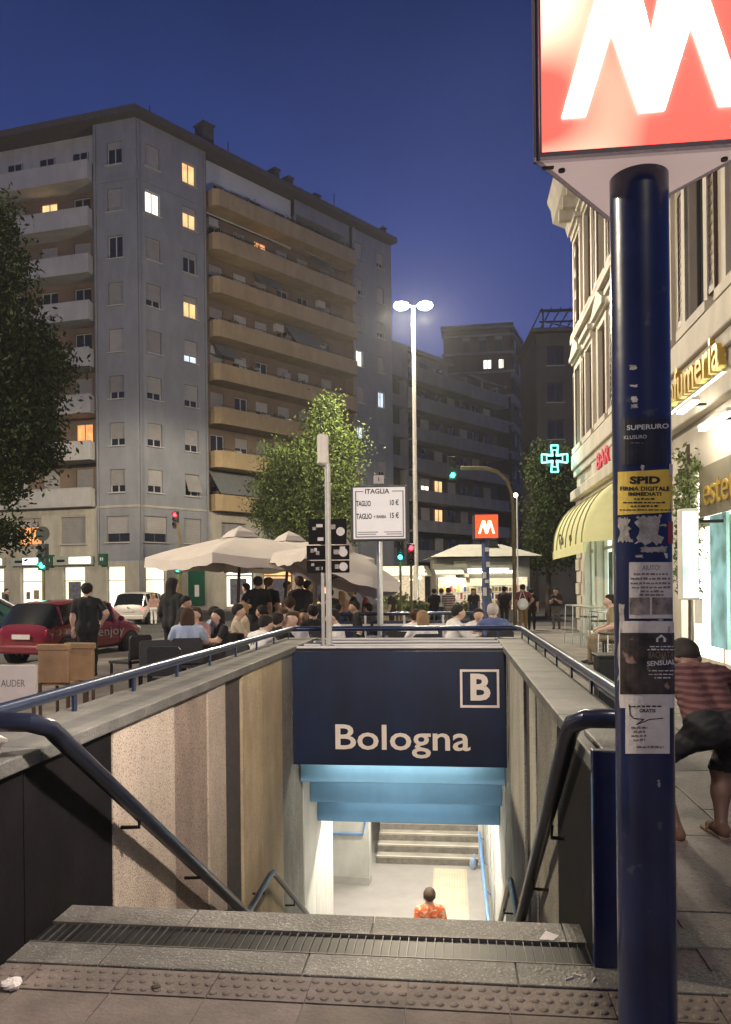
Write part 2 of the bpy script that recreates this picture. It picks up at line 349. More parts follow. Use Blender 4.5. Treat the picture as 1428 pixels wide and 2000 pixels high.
# lamps of the underpass: tubes on the ceiling behind the beams
M_tube = glow('tube_light', (1.0, .96, .86), 370)
l = thing('strip_lamp', 'strip lamp fixed behind the lower edge of the station sign', 'lamp', S(-.675, 9.46, -.44), -TH)
MB().box(-1.0, 1.0, -.09, 0, 0, .06).build('housing', M_white, l); MB().tube([(-.95, .02, .0), (.95, .02, .0)], .02, 8).build('tube', glow('sign_tube', (1., .95, .78), 55.), l, True)
for i, (u, v, lab) in enumerate(((-.7, 12.0, 'ceiling lamp just behind the blue beams of the underpass mouth'), (-.7, 14.6, 'ceiling lamp over the middle of the underpass floor'), (-.7, 17.4, 'ceiling lamp over the foot of the far steps'))):
    l = thing('ceiling_lamp', lab, 'lamp', S(u, v, -1.42), -TH, 'tube lamps on the underpass ceiling')
    MB().box(-.75, .75, -.09, .09, -.05, 0).build('housing', M_white, l)
    MB().tube([(-.72, 0, -.075), (.72, 0, -.075)], .028, 8).build('tube', M_tube, l, True)

# ---- stairwell walls: cladding panels and coping slabs
pv = [2.2, 3.35, v_at(215, UL), v_at(337, UL), v_at(402, UL), v_at(437, UL), v_at(470, UL), v_at(507, UL), v_at(548, UL), 9.3, 9.95, 10.8, 11.6, 12.2]
kinds = [M_black, M_black, M_beige, M_beige2, M_beige, M_darkrib, M_beige3, M_beige3, M_greywall, M_greywall, M_uwall, M_uwall, M_uwall]
proud = [0, .0, .006, -.004, .006, -.02, .005, .004, -.012, -.012, .0, .0, .0]
def stair_wall(side, label):
    WT = .40 if side < 0 else .285
    ui = UL if side < 0 else UR; first = 0 if side < 0 else 2
    vs = list(pv)
    if side > 0: vs[2] = 3.42
    base = S(ui + side * WT / 2, vs[first], 0)
    t = thing('stair_wall', label, 'wall', base, -TH)
    Mx = Matrix.Translation((-side * WT / 2, -vs[first], 0))        # local: x = out from the inner face, y = v
    def xr(a, b): return (min(side * a, side * b), max(side * a, side * b))
    c = MB(Mx); x0, x1 = xr(.05, WT); c.box(x0, x1, vs[first] + .004, V1, -.3, ZC - .07); c.box(*xr(.05, .3), V0, 12.2, ZF, -.3); c.build('core', M_greywall, t)
    for i in range(first, len(kinds)):
        a, b = vs[i], vs[i + 1]; zb = -.0 if b <= 3.5 else (ZF if a > 8.7 else -3.2)
        kd = kinds[i]
        if side > 0 and i == 2: kd = M_black; 
        if side > 0 and i in (3, 4, 6, 7): kd = M_lgrey if i != 3 else M_greywall
        p = MB(Mx); x0, x1 = xr(-proud[i], .052); zt = ZC - .075 if a < V1 - .1 else -1.4
        if side > 0 and i == 2:
            p.box(-.035, x1, a + .003, 4.55, -2.2, zt); p.build('cladding_panel', M_black, t, bevel=.004)
            p = MB(Mx); p.box(x0, x1, 4.556, b - .003, -2.2, zt); p.build('cladding_panel', M_greywall, t, bevel=.004); continue
        p.box(x0, x1, a + .004, b - .004, zb, zt); p.build('cladding_panel', kd, t, bevel=.004)
    # coping, in slabs
    n = 7; s0 = vs[first] - .0
    for i in range(n):
        a = s0 + (V1 + .1 - s0) * i / n; b = s0 + (V1 + .1 - s0) * (i + 1) / n
        p = MB(Mx); x0, x1 = xr(-.035, WT + .03); p.box(x0, x1, a + .002, b - .002, ZC - .072, ZC); p.build('coping_slab', M_coping, t, bevel=.008)
    if side > 0:   # navy end plate
        p = MB(Mx); p.box(-.04, WT, vs[first] - .05, vs[first] - .002, 0.0, ZC + .035); p.build('end_plate', M_navy, t, bevel=.006)
        p = MB(Mx); p.box(.012, WT - .03, vs[first] - .001, vs[first] + .5, ZC + .001, ZC + .03); p.build('cap', M_coping, t, bevel=.01)
    return t
stair_wall(-1, 'left wall of the stairwell clad in pink beige aggregate panels under a grey coping')
stair_wall(1, 'right wall of the stairwell with a navy end plate next to the poster covered pole')
g = MB(MS); g.box(UL - .3, UR + .3, V1, V1 + .3, -1.4, ZC - .02); g.build('well_end_wall', M_greywall, kind='structure')

# ---- canopy over the well: station sign, blue beams, roof slats
sg = thing('station_sign', 'dark navy station sign reading Bologna with a boxed letter B above the stairs', 'sign', S((UL + UR) / 2, 9.3, -.54), -TH)
hs = (UR - UL) / 2 - .005
MB().box(-hs, hs, 0, .06, 0, 1.385).build('panel', M_sign, sg, bevel=.004)
M_let = mat('cream_letter', (.80, .70, .60), .6, var=.05)
def sgx(px, py):
    p = W(px, py, 9.26); u, v = toS(p); return u - (UL + UR) / 2, p.z + .54
xa, zb_ = sgx(652, 1467); xb, _ = sgx(919, 1467); _, zt_ = sgx(652, 1419)
mb = MB(); xc = (xa + xb) / 2; put_text(mb, 'Bologna', xb - xa, zt_ - zb_, lambda a, b, c: (xc + a, -.004 - c, zb_ + b), .012); mb.build('lettering', M_let, sg)
xa, za = sgx(899, 1381); xb, zc_ = sgx(974, 1306); mb = MB(); tk = .028
mb.box(xa, xb, -.012, -.002, za, za + tk); mb.box(xa, xb, -.012, -.002, zc_ - tk, zc_); mb.box(xa, xa + tk, -.012, -.002, za + tk, zc_ - tk); mb.box(xb - tk, xb, -.012, -.002, za + tk, zc_ - tk)
mb.build('letter_frame', M_let, sg)
xl, zl = sgx(919, 1365); xr_, zh = sgx(957, 1316); mb = MB(); put_text(mb, 'B', xr_ - xl, zh - zl, lambda a, b, c: ((xl + xr_) / 2 + a, -.004 - c, zl + b), .03); mb.build('line_letter', M_let, sg)

cp = thing('entrance_canopy', 'low canopy of pale roof slats and stepped light blue beams behind the station sign', 'canopy', S((UL + UR) / 2, 9.4, -.5), -TH)
M_lblue = mat('light_blue_beam', (.15, .30, .46), .5, var=.1, scale=2, stain=.12)
M_lblue2 = mat('mid_blue_beam', (.12, .25, .40), .5, var=.1, scale=2, stain=.12)
MB().box(-hs, hs, .32, .40, -.36, .15).build('beam', M_lblue, cp, bevel=.01)
MB().box(-hs, hs, .98, 1.06, -.80, -.15).build('beam', M_lblue, cp, bevel=.01)
MB().box(-hs, hs, 1.53, 2.2, -1.23, -.4).build('beam', M_lblue2, cp, bevel=.01)
for v, z, lb in ((9.81, -.79, 'added strip lamp hidden behind the first blue beam'), (10.47, -1.23, 'added strip lamp hidden behind the second blue beam')):  # unseen lamps added to brighten the next beam's face
    l = thing('strip_lamp', lb, 'lamp', S(-.675, v, z), -TH); MB().box(-1.0, 1.0, -.005, .03, -.03, .03).build('housing', M_white, l); MB().tube([(-.95, .055, 0), (.95, .055, 0)], .018, 8).build('tube', glow('beam_tube', (1., .97, .86), 34.), l, True)
for i, (v, z) in enumerate(((.05, .0), (.42, .0), (.82, .01), (1.22, .02))):
    MB().box(-hs, hs, v - .08, v - .02, 1.30 + z, 1.368 + z).build('roof_slat', M_dark, cp)
    MB().box(-hs + .05 * i, hs - .02 * i, v - .022, v + .01, 1.372 + z, 1.395 + z).build('roof_trim', M_white, cp)
MB().box(-hs, hs, .1, 1.4, 1.22, 1.28).build('roof_deck', M_dark, cp)

# ---- handrails on the walls
def handrail(u, side, out, label):
    base = S(u, 3.35, 0); t = thing('handrail', label, 'handrail', base, -TH)
    Mx = Matrix.Translation((-u, -3.35, 0))
    b = MB(Mx); vb = 3.27 if side < 0 else 3.5
    pts = [(out, vb - .08, 1.055), (u + side * .16, vb - .06, 1.06), (u + side * .06, vb - .03, 1.055), (u + side * .01, vb + .06, 1.015), (u, vb + .14, .95)]
    b.tube(pts + [(u, 6.55, -1.19)], .043, 14); b.tube([(u, 6.5, -1.155), (u, 6.6, -1.215), (u, 6.72, -1.215), (u, 7.45, -1.20), (u, 7.58, -1.22), (u, 7.7, -1.29), (u, 11.7, -3.95)], .03, 10)
    b.build('rail', M_railD, t, True)
    for v, z in ((4.3, .33), (5.35, -.36), (6.3, -1.0), (7.2, -1.21), (8.6, -1.9), (9.9, -2.75)):
        c = MB(Mx); c.tube([(u, v, z), (u, v, z - .07), (u + side * .11, v, z - .075)], .012, 6); c.build('bracket', M_dark, t, True)
    return t
handrail(UL + .15, -1, -3.3, 'left stair handrail dropping along the pink beige wall')
handrail(UR - .10, 1, .86, 'right stair handrail dropping along the wall beside the navy end plate')
# ---- guard rail on the coping
gt = thing('guard_rail', 'blue tubular guard rail running round the coping of the stairwell', 'railing', S(0, V1, ZC), -TH)
Mx = Matrix.Translation((0, -V1, -ZC)); b = MB(Mx); uo, ui_ = UL - WT + .07, UR + .30
b.tube([(uo, 3.3, 1.03), (uo, V1 - .12, 1.03), (uo + .04, V1 - .03, 1.03), (uo + .12, V1, 1.03), (ui_ - .12, V1, 1.03), (ui_ - .04, V1 - .03, 1.03), (ui_, V1 - .12, 1.03), (ui_, 3.9, 1.03)], .036, 12); b.build('rail', M_rail, gt, True)
b = MB(Mx); b.tube([(ui_ + .02, 3.9, .96), (ui_ + .02, V1 - .1, .96)], .012, 8); b.build('lower_rail', M_rail, gt, True)
for i in range(9):
    v = 3.6 + i * .88
    for u in (uo, ui_): MB(Mx).box(u - .008, u + .008, v - .02, v + .02, ZC - .02, 1.01).build('post', M_rail, gt)
for i in range(4): MB(Mx).box(uo + .5 + i * .8, uo + .54 + i * .8, V1 - .008, V1 + .008, ZC - .04, 1.01).build('post', M_rail, gt)
# ================================================================== BUILDINGS
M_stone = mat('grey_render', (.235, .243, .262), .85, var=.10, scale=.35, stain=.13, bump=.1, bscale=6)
M_cream = mat('cream_stone', (.40, .37, .30), .8, var=.12, scale=.4, stain=.2, bump=.1, bscale=6)
M_ochre = mat('ochre_parapet', (.37, .275, .150), .8, var=.12, scale=.4, stain=.18)
M_balc = mat('pale_parapet', (.42, .41, .39), .8, var=.12, scale=.4, stain=.15)
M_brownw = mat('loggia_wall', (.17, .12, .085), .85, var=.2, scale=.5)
M_shut = mat('grey_shutter', (.30, .285, .27), .7, var=.12, scale=2, rnd=.25)
M_fr = mat('window_frame', (.40, .39, .37), .6, var=.1)
M_dfr = mat('dark_frame', (.06, .055, .05), .6)
M_roof = mat('roof_edge', (.085, .075, .07), .85, var=.2)
M_pane = mat('night_pane', (.018, .020, .026), .12, var=.3)
G_warm = glow('lit_warm', (1.0, .60, .25), 1.0, .35, 1.2); G_white = glow('lit_white', (1., .93, .78), 1.5, .15, 1.2); G_orng = glow('lit_orange', (1.0, .42, .14), .8, .4, 1.5); G_cool = glow('lit_cool', (.75, .88, 1.), .9, .3, 1.5)
G_shop = glow('lit_shop', (1.0, .93, .68), 1.15, .22, .8); G_shopc = glow('lit_shop_cool', (.78, 1.0, .92), 1.25, .22, .8); G_strip = glow('light_strip', (1, .98, .9), 3.0)

# window kit: shared meshes, local x across, y into the wall, z up, origin at sill centre; front of frame at y=0
_win = {}
def win_meshes(w_, h_):
    k = (round(w_, 2), round(h_, 2))
    if k in _win: return _win[k]
    a = w_ / 2; t = .06; f = MB()
    f.box(-a, -a + t, 0, .06, 0, h_); f.box(a - t, a, 0, .06, 0, h_); f.box(-a + t, a - t, 0, .06, 0, t); f.box(-a + t, a - t, 0, .06, h_ - t, h_); f.box(-.035, .035, .005, .055, t, h_ - t)
    sill = MB().box(-a - .08, a + .08, -.30, -.005, -.07, -.005)
    pane = MB().box(-a + t, a - t, .03, .04, t, h_ - t)
    sh = MB()
    n = max(4, int(h_ / .14))
    for i in range(n): sh.box(-a + .02, a - .02, -.05 + .004 * (i % 2), -.015, h_ * i / n + .008, h_ * (i + 1) / n)
    sh7 = MB(); m = int(n * .74)
    for i in range(m): sh7.box(-a + .02, a - .02, -.05 + .004 * (i % 2), -.015, h_ - h_ * (i + 1) / n + .008, h_ - h_ * i / n)
    sh3 = MB()
    for i in range(int(n * .35)): sh3.box(-a + .02, a - .02, -.05 + .004 * (i % 2), -.015, h_ - h_ * (i + 1) / n + .008, h_ - h_ * i / n)
    tilt = MB(); tilt.add([(-a, -.03, h_), (a, -.03, h_), (a, -.55, .25), (-a, -.55, .25), (-a, -.0, h_), (a, -.0, h_), (a, -.52, .25), (-a, -.52, .25)], [(0, 1, 2, 3), (7, 6, 5, 4), (0, 3, 7, 4), (1, 5, 6, 2), (3, 2, 6, 7)])
    r = dict(f=f.mesh('window', M_fr), df=f.mesh('window_dark', M_dfr), sill=sill.mesh('sill', M_fr), p=pane.mesh('pane', M_pane), sh=sh.mesh('shutter', M_shut), s7=sh7.mesh('shutter', M_shut), s3=sh3.mesh('shutter', M_shut), tilt=tilt.mesh('shutter', M_shut))
    for nm, g_ in (('warm', G_warm), ('white', G_white), ('orange', G_orng), ('cool', G_cool)): r[nm] = pane.mesh('pane', g_)
    _win[k] = r; return r
def window(parent, Mx, x, z, w_, h_, kind='sh', sill=True, dark=False, depth=.16):
    """Mx: wall frame relative to the parent, x = centre, z = sill height"""
    r = win_meshes(w_, h_); m4 = Mx @ Matrix.Translation((x, depth, z))
    o = ob('window', r['df' if dark else 'f'], parent); o.matrix_local = m4
    lit = [q for q in ('warm', 'white', 'orange', 'cool') if q in kind]
    ob('pane', r[lit[0]] if lit else r['p'], o)
    if 'sh' in kind: ob('shutter', r['sh'], o)
    elif '7' in kind: ob('shutter', r['s7'], o)
    elif '3' in kind: ob('shutter', r['s3'], o)
    elif 'tilt' in kind: ob('shutter', r['tilt'], o)
    if sill: ob('sill', r['sill'], o)
    if lit: o['label'] = {'warm': 'window lit warm yellow', 'white': 'window lit bright white', 'orange': 'window lit orange', 'cool': 'window lit pale blue'}[lit[0]]
    return o
def window_r(*a, **k): return window(*a, **k)

# ---------------- corner apartment block on the left
A0 = Vector((-14.6, 50, 0)); DR = Vector((.671, .741, 0)); NR = Vector((.741, -.671, 0)); DL = Vector((-.965, .262, 0)); NL = Vector((-.262, -.965, 0))
GZ = -.12
apt = thing('apartment_building', 'big grey corner apartment block of nine floors with ochre and white balconies', 'building', (A0.x, A0.y, GZ))
FR = frame((0, 0, -GZ), DR, NR); FL = frame((0, 0, -GZ), DL, NL)
FLR = [7.1 + 3.05 * k_ for k_ in range(8)]; TOPZ = 32.4
HW, HH = 1.12, 1.5
# corner: right face
kinds_a = ['7', '7', '7', 'sh', 's7', 'sh', 'white', 'sh']; kinds_b = ['tilt', '7', '7', 'cool7', 'warm3', 'dark3', 'warm3', 'warm']
holes = [(x - HW / 2, x + HW / 2, F + .75, F + .75 + HH) for F in FLR for x in (1.25, 4.15)] + [(1.25 - .85, 1.25 + .85, 4.6, 6.3), (4.15 - .7, 4.15 + .7, 4.6, 6.3)]
sh_r = [(.45, 2.0, 0.1, 3.1)]
m = MB(FR); grid_wall(m, 0, 5.52, 3.4, TOPZ, holes, .22, 0); m.build('wall', M_stone, apt)
m = MB(FR); grid_wall(m, 0, 5.52, -.1, 3.38, sh_r, .25, -.03); m.box(5.51, 5.53, -.03, .5, -.1, 3.38); m.build('shop_wall', M_cream, apt)
for i, F in enumerate(FLR):
    window(apt, FR, 1.25, F + .75, HW, HH, kinds_a[i]); window(apt, FR, 4.15, F + .75, HW, HH, kinds_b[i])
window(apt, FR, 1.25, 4.6, 1.7, 1.7, '7', dark=True); window(apt, FR, 4.15, 4.6, 1.4, 1.7, 'sh')
# corner: left face
kinds_c = ['7', '7', '7', 'sh3', 'sh', 'dark', 'sh', 'dark3']
holes = [(1.55 - HW / 2, 1.55 + HW / 2, F + .75, F + .75 + HH) for F in FLR] + [(1.55 - .85, 1.55 + .85, 4.6, 6.3)]
m = MB(FL); grid_wall(m, 0, 3.14, 3.4, TOPZ, holes, .22, 0); m.box(3.12, 3.14, 0, 1.2, 6.9, TOPZ); m.build('wall', M_stone, apt)
for i, F in enumerate(FLR): window(apt, FL, 1.55, F + .75, HW, HH, kinds_c[i])
window(apt, FL, 1.55, 4.6, 1.7, 1.7, '7', dark=True)
# left wing: recessed wall with white balconies; ground and mezzanine flush
LW = 15.0
holes = [(x - .65, x + .65, F + .35, F + 2.55) for F in FLR for x in (4.7, 7.3, 9.9, 12.5)]
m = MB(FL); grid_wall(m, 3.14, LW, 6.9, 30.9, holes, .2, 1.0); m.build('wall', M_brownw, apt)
m = MB(FL); m.box(3.14, LW, .96, 1.3, 30.9, TOPZ - .3); m.box(3.16, LW, .95, 1.0, 28.5, 30.95); m.build('attic_wall', M_balc, apt)
lk = {(0, 4.7): 'sh', (0, 7.3): 'sh', (1, 4.7): 'orange', (6, 7.3): 'warm', (3, 7.3): 'dark'}
for i, F in enumerate(FLR):
    for x in (4.7, 7.3, 9.9, 12.5):
        if i == 7: window(apt, FL, x, F + .6, 1.2, 1.9, 'dark', sill=False, depth=.85)
        else: window(apt, FL, x, F + .35, 1.3, 2.2, lk.get((i, x), 'dark' if (i + int(x)) % 3 else 'sh'), sill=False, depth=1.1)
    b = MB(FL); y0 = -.55
    b.box(3.2, LW, y0, 1.0, F - .14, F); b.box(3.2, LW, y0, y0 + .12, F + .002, F + 1.05); b.box(3.2, 3.32, y0 + .122, 1.0, F + .002, F + 1.05); b.box(3.17, LW, y0 - .03, y0 + .15, F + 1.052, F + 1.1)
    b.build('balcony', M_balc, apt)
mz = [(4.9, 'sh'), (8.3, 'orange3'), (11.6, 'white3')]
holes = [(x - .95, x + .95, 4.55, 6.35) for x, _ in mz]
m = MB(FL); grid_wall(m, 3.14, LW, 3.4, 6.95, holes, .25, 0); m.box(3.14, LW, .0, 1.0, 6.9, 6.95); m.build('mezzanine_wall', M_cream, apt)
m = MB(FL); m.box(0, 3.14, -.05, -.004, 6.85, 7.0); m.build('string_course', M_cream, apt); m = MB(FR); m.box(-.03, 5.52, -.05, -.004, 6.85, 7.0); m.build('string_course', M_cream, apt)
m = MB(FR); m.box(-.02, 5.52, -.06, -.004, 28.1, 28.35); m.build('string_course', M_stone, apt); m = MB(FL); m.box(0, 3.14, -.06, -.004, 28.1, 28.35); m.build('string_course', M_stone, apt)
for x, kd in mz:
    window(apt, FL, x, 4.55, 1.9, 1.8, kd, dark=True)
    m = MB(FL)
    for a in (-1.05, .97): m.box(x + a, x + a + .1, -.05, -.003, 3.5, 6.45)
    m.box(x - 1.05, x + 1.07, -.05, -.003, 6.452, 6.55); m.build('window_surround', M_cream, apt)
# shop fronts of the bank at the foot of the left wing
shops = [(1.75, 1.35), (4.9, 1.7), (8.2, 1.75), (11.4, 2.0)]
holes = [(x - w_ / 2, x + w_ / 2, .15, 3.0) for x, w_ in shops]
m = MB(FL); grid_wall(m, 0, LW, -.1, 3.38, holes, .3, -.03); m.build('shop_wall', M_cream, apt)
def shopfront(Fm, x, w_, h_, g_, label, posters=()):
    m = MB(Fm); m.box(x - w_ / 2, x + w_ / 2, .26, .30, .15, .15 + h_); o = m.build('shop_window', g_, apt, label=label)
    m = MB(Fm); a = w_ / 2
    m.box(x - a, x - a + .06, .18, .25, .15, .15 + h_); m.box(x + a - .06, x + a, .18, .25, .15, .15 + h_); m.box(x - a + .06, x + a - .06, .18, .25, .1 + h_ * .70, .15 + h_ * .70); m.box(x - a + .06, x + a - .06, .18, .25, .15, .28); m.build('frame', M_steel, o)
    for px_, pz, pw, ph, c in posters:
        MB(Fm).box(x + px_ - pw / 2, x + px_ + pw / 2, .20, .215, pz, pz + ph).build('poster', c, o)
M_pdark = mat('poster_dark', (.12, .12, .15), .6, var=.6, scale=5); M_pbr = mat('poster_brown', (.30, .24, .14), .6, var=.4, scale=6)
shopfront(FL, 1.75, 1.35, 2.85, G_shop, 'tall lit bank window nearest the corner')
shopfront(FL, 4.9, 1.7, 2.85, G_shop, 'lit bank window with a dark poster of a figure', [(.1, .3, .95, 1.75, M_pdark)])
shopfront(FL, 8.2, 1.75, 2.85, G_shop, 'lit bank window with one small notice', [(-.2, .9, .42, .62, M_pbr), (.45, .9, .3, .5, M_pdark)])
shopfront(FL, 11.4, 2.0, 2.85, G_shop, 'lit bank window with two brown notices', [(-.15, .9, .5, .5, M_pbr), (-.85, .9, .5, .5, M_pbr)])
shopfront(FR, 1.22, 1.55, 2.85, G_shop, 'lit bank window round the corner')
M_green = mat('bank_green', (.012, .085, .04), .5, var=.25, scale=3)
for x0, x1 in ((3.3, 6.3), (6.9, 9.6), (10.2, 13.4)):
    m = MB(FL); m.box(x0, x1, -.28, -.035, 3.15, 3.75); o = m.build('shop_sign', mat('sign_board', (.30, .33, .26), .5), apt)
    m = MB(FL); m.box(x0 + .15, x0 + 1.75, -.31, -.285, 3.25, 3.66); m.build('lit_strip', G_strip, o)
    m = MB(FL); put_text(m, 'BNL', .5, .2, lambda a, b, c: (x1 - .55 - a, -.285 - c, 3.36 + b)) if False else m.box(x1 - .9, x1 - .3, -.29, -.285, 3.36, 3.52); m.build('sign_mark', M_dark, o)
for x in (2.55, 6.6): m = MB(FL); m.box(x - .25, x + .25, -.36, -.035, 3.1, 3.85); o = m.build('logo_sign', M_green, apt); m = MB(FL); m.box(x - .1, x - .02, -.375, -.362, 3.4, 3.6); m.box(x + .04, x + .12, -.375, -.362, 3.4, 3.6); m.build('logo_mark', M_white, o)
# green hoarding with a white notice by the next pillar
m = MB(FR); m.box(3.7, 5.0, -.14, -.035, .35, 3.0); o = m.build('green_panel', M_green, apt, label='dark green cash point panel with a white notice')
m = MB(FR); m.box(4.15, 4.5, -.16, -.142, .95, 1.75); m.build('notice', M_white, o)
# right wing with ochre balconies
RW0, RW1 = 5.52, 20.5
wx = [7.0, 9.2, 11.2, 13.4, 15.6, 18.2]
holes = [(x - .6, x + .6, F + .25, F + 2.4) for F in FLR[:-1] for x in wx]
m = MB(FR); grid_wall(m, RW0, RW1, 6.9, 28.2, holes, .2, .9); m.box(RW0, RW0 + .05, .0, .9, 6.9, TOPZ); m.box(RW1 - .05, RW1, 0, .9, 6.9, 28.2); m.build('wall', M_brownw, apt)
topw = [7.2, 8.7, 10.6, 13.0]
m = MB(FR); grid_wall(m, RW0, 14.2, 28.2, TOPZ - .4, [(x - .5, x + .5, 28.6, 30.6) for x in topw], .2, .7); m.box(14.16, 14.2, .7, 3, 28.2, TOPZ - .4); m.build('attic_wall', mat('attic_white', (.50, .52, .52), .8, var=.1, scale=.4), apt)
m = MB(FR); grid_wall(m, 14.2, RW1, 28.2, TOPZ - .4, [(14.4, 20.0, 28.4, 30.9)], 2., .3); m.build('attic_wall', M_stone, apt)
for x in topw: window(apt, FR, x, 28.6, 1.0, 2.0, 'dark', sill=False, depth=.85)
lr = {(6, 11.2): 'orange', (5, 9.2): 'white3', (4, 9.2): 'warm3', (4, 7.0): 'dark3', (4, 11.2): 'cool3', (5, 13.4): 'dark', (4, 15.6): 'warm7'}
for i, F in enumerate(FLR):
    if i < 7:
        for x in wx: window(apt, FR, x, F + .25, 1.2, 2.15, lr.get((i, x), ('dark', 'sh', 'dark3', 'sh', '7')[(i * 3 + int(x)) % 5]), sill=False, depth=1.0)
    b = MB(FR); y0 = -.75
    b.poly([(RW0 + .25, .9), (RW0 + .25, y0 + .35), (RW0 + .6, y0), (RW1 - .3, y0), (RW1 - .05, y0 + .3), (RW1 - .05, .9)], 'z', F - .16, F)
    b.box(RW0 + .6, RW1 - .3, y0, y0 + .12, F + .002, F + 1.0); b.add([(RW0 + .25, y0 + .35, F), (RW0 + .6, y0, F), (RW0 + .6, y0, F + 1), (RW0 + .25, y0 + .35, F + 1), (RW0 + .35, y0 + .4, F), (RW0 + .66, y0 + .11, F), (RW0 + .66, y0 + .11, F + 1), (RW0 + .35, y0 + .4, F + 1)], [(0, 1, 2, 3), (7, 6, 5, 4), (3, 2, 6, 7), (0, 3, 7, 4)])
    b.box(RW0 + .25, RW0 + .35, y0 + .4, .9, F + .002, F + 1.0); b.build('balcony', M_ochre, apt)
    r_ = MB(FR); r_.tube([(RW0 + .6, y0 + .06, F + 1.15), (RW1 - .3, y0 + .06, F + 1.15)], .02, 6)
    for q in range(8): r_.box(RW0 + .7 + q * 1.95, RW0 + .73 + q * 1.95, y0 + .05, y0 + .08, F + 1.0, F + 1.15)
    r_.build('balcony_rail', M_dark, apt)
    # clutter on the balconies: blinds, plants, cupboards
    for q in range(3):
        x = random.uniform(6.3, 19.5); m = MB(FR); hh = random.uniform(1.2, 2.0); ww = random.uniform(.3, .8); m.box(x, x + ww, .3, .6, F + .01, F + hh)
        m.build('balcony_cupboard' if q else 'folded_blind', [M_shut, M_fr, M_dfr][random.randint(0, 2)], apt)
M_awn = mat('awning_grey', (.14, .145, .14), .8, var=.15, scale=3)
for (x0, x1, F, nm) in ((5.9, 10.0, FLR[0], 'dark awning let down over the lowest ochre balcony'), (13.2, 15.8, FLR[4], 'striped awning let down over an upper ochre balcony')):
    m = MB(FR); m.add([(x0, .5, F + 2.75), (x1, .5, F + 2.75), (x1, -.9, F + 1.02), (x0, -.9, F + 1.02), (x0, .5, F + 2.72), (x1, .5, F + 2.72), (x1, -.87, F + 1.0), (x0, -.87, F + 1.0)], [(0, 1, 2, 3), (7, 6, 5, 4), (0, 3, 7, 4), (1, 5, 6, 2), (3, 2, 6, 7)])
    m.build('awning', M_awn, apt, label=nm)
m = MB(FR); grid_wall(m, RW0, 20.5, -.1, 6.9, [(7.0, 9.6, .2, 3.1), (10.5, 13.5, .2, 3.1), (14.5, 17.5, .2, 3.1), (6.6, 8.8, 4.2, 6.2), (10.5, 12.5, 4.2, 6.2), (14, 16, 4.2, 6.2)], .35, 0); m.box(RW0, 20.5, 0, .9, 6.85, 6.9); m.build('base_wall', M_cream, apt)
m = MB(FR); m.box(RW0 + .02, 6.7, -.2, -.005, -.1, .55); m.build('plinth', M_cream, apt)
for x0, x1, g_ in ((7.0, 9.6, G_white), (10.5, 13.5, G_warm), (14.5, 17.5, G_warm)):
    m = MB(FR); m.box(x0, x1, .31, .35, .2, 3.1); o = m.build('shop_window', g_, apt, label='lit shop window behind the parasols')
    m = MB(FR); m.box(x0, x0 + .08, .22, .3, .2, 3.1); m.box(x1 - .08, x1, .22, .3, .2, 3.1); m.box(x0 + .09, x1 - .09, .22, .3, 2.35, 2.45); m.box(x0 + .5, x1 - .6, .24, .28, .3, 2.2); m.build('frame', M_pdark, o)
for x in (7.7, 11.5, 15.): window(apt, FR, x, 4.2, 2.0 if x > 8 else 2.2, 2.0, 'sh', sill=False, dark=True, depth=.25)
# end section
EX = 25.6; ex_ = [21.3, 24.1]; ek = {(4, 21.3): 'white', (4, 24.1): 'sh', (3, 24.1): 'cool', (5, 21.3): 'sh', (2, 21.3): 'cool3'}
holes = [(x - .45, x + .45, F + .9, F + 2.3) for F in FLR for x in ex_]
m = MB(FR); grid_wall(m, 20.5, EX, -.1, TOPZ - .6, holes, .2, 0); m.build('wall', M_stone, apt)
m = MB(FR); m.box(EX - .02, EX, 0, 12, -.1, TOPZ - .6); m.build('end_wall', M_stone, apt)
for i, F in enumerate(FLR):
    for x in ex_: window(apt, FR, x, F + .9, .9, 1.4, ek.get((i, x), '7' if (i + int(x)) % 2 else 'sh'))
# roof: slab with overhang, chimneys, aerials
m = MB(); f2 = lambda d, n, t, o_: (A0 + d * t + n * o_ - Vector((A0.x, A0.y, 0)))
pts = [f2(DL, NL, LW, .5), f2(DL, NL, -.1, .5) + NR * .3, f2(DR, NR, EX + .3, .5), f2(DR, NR, EX + .3, -12), f2(DL, NL, LW, -12)]
m.poly([(p.x, p.y) for p in pts], 'z', TOPZ - .35 - GZ, TOPZ + .1 - GZ); m.build('roof', M_roof, apt)
m = MB(); pts = [f2(DL, NL, LW, -.6), f2(DR, NR, .5, -.9), f2(DR, NR, EX - .3, -.6), f2(DR, NR, EX - .3, -10), f2(DL, NL, LW, -10)]
m.poly([(p.x, p.y) for p in pts], 'z', TOPZ + .1 - GZ, TOPZ + .75 - GZ); m.build('roof_step', M_roof, apt)
for t, h_, w_ in ((5.6, 1.9, .9), (12.2, 1.2, .5), (13.6, 1.1, .5), (16.5, .8, .6), (24.9, .9, .4)):
    m = MB(FR); m.box(t, t + w_, .3, 1.3, TOPZ + .1, TOPZ + h_); m.box(t - .08, t + w_ + .08, .22, 1.38, TOPZ + h_, TOPZ + h_ + .12); m.build('chimney', M_roof, apt)
for t in (1.5, 8, 8.4, 15.2, 19, 22, 25.2): MB(FR).tube([(t, .6, TOPZ), (t, .6, TOPZ + random.uniform(.8, 1.9))], .035, 5).build('aerial', M_dark, apt)
MB(FL).box(0.2, 3.0, 1.2, 1.6, TOPZ + .1, TOPZ + .9).build('parapet', M_roof, apt); MB(FL).box(6, 7, 1, 2, TOPZ + .1, TOPZ + .8).build('parapet', M_roof, apt)

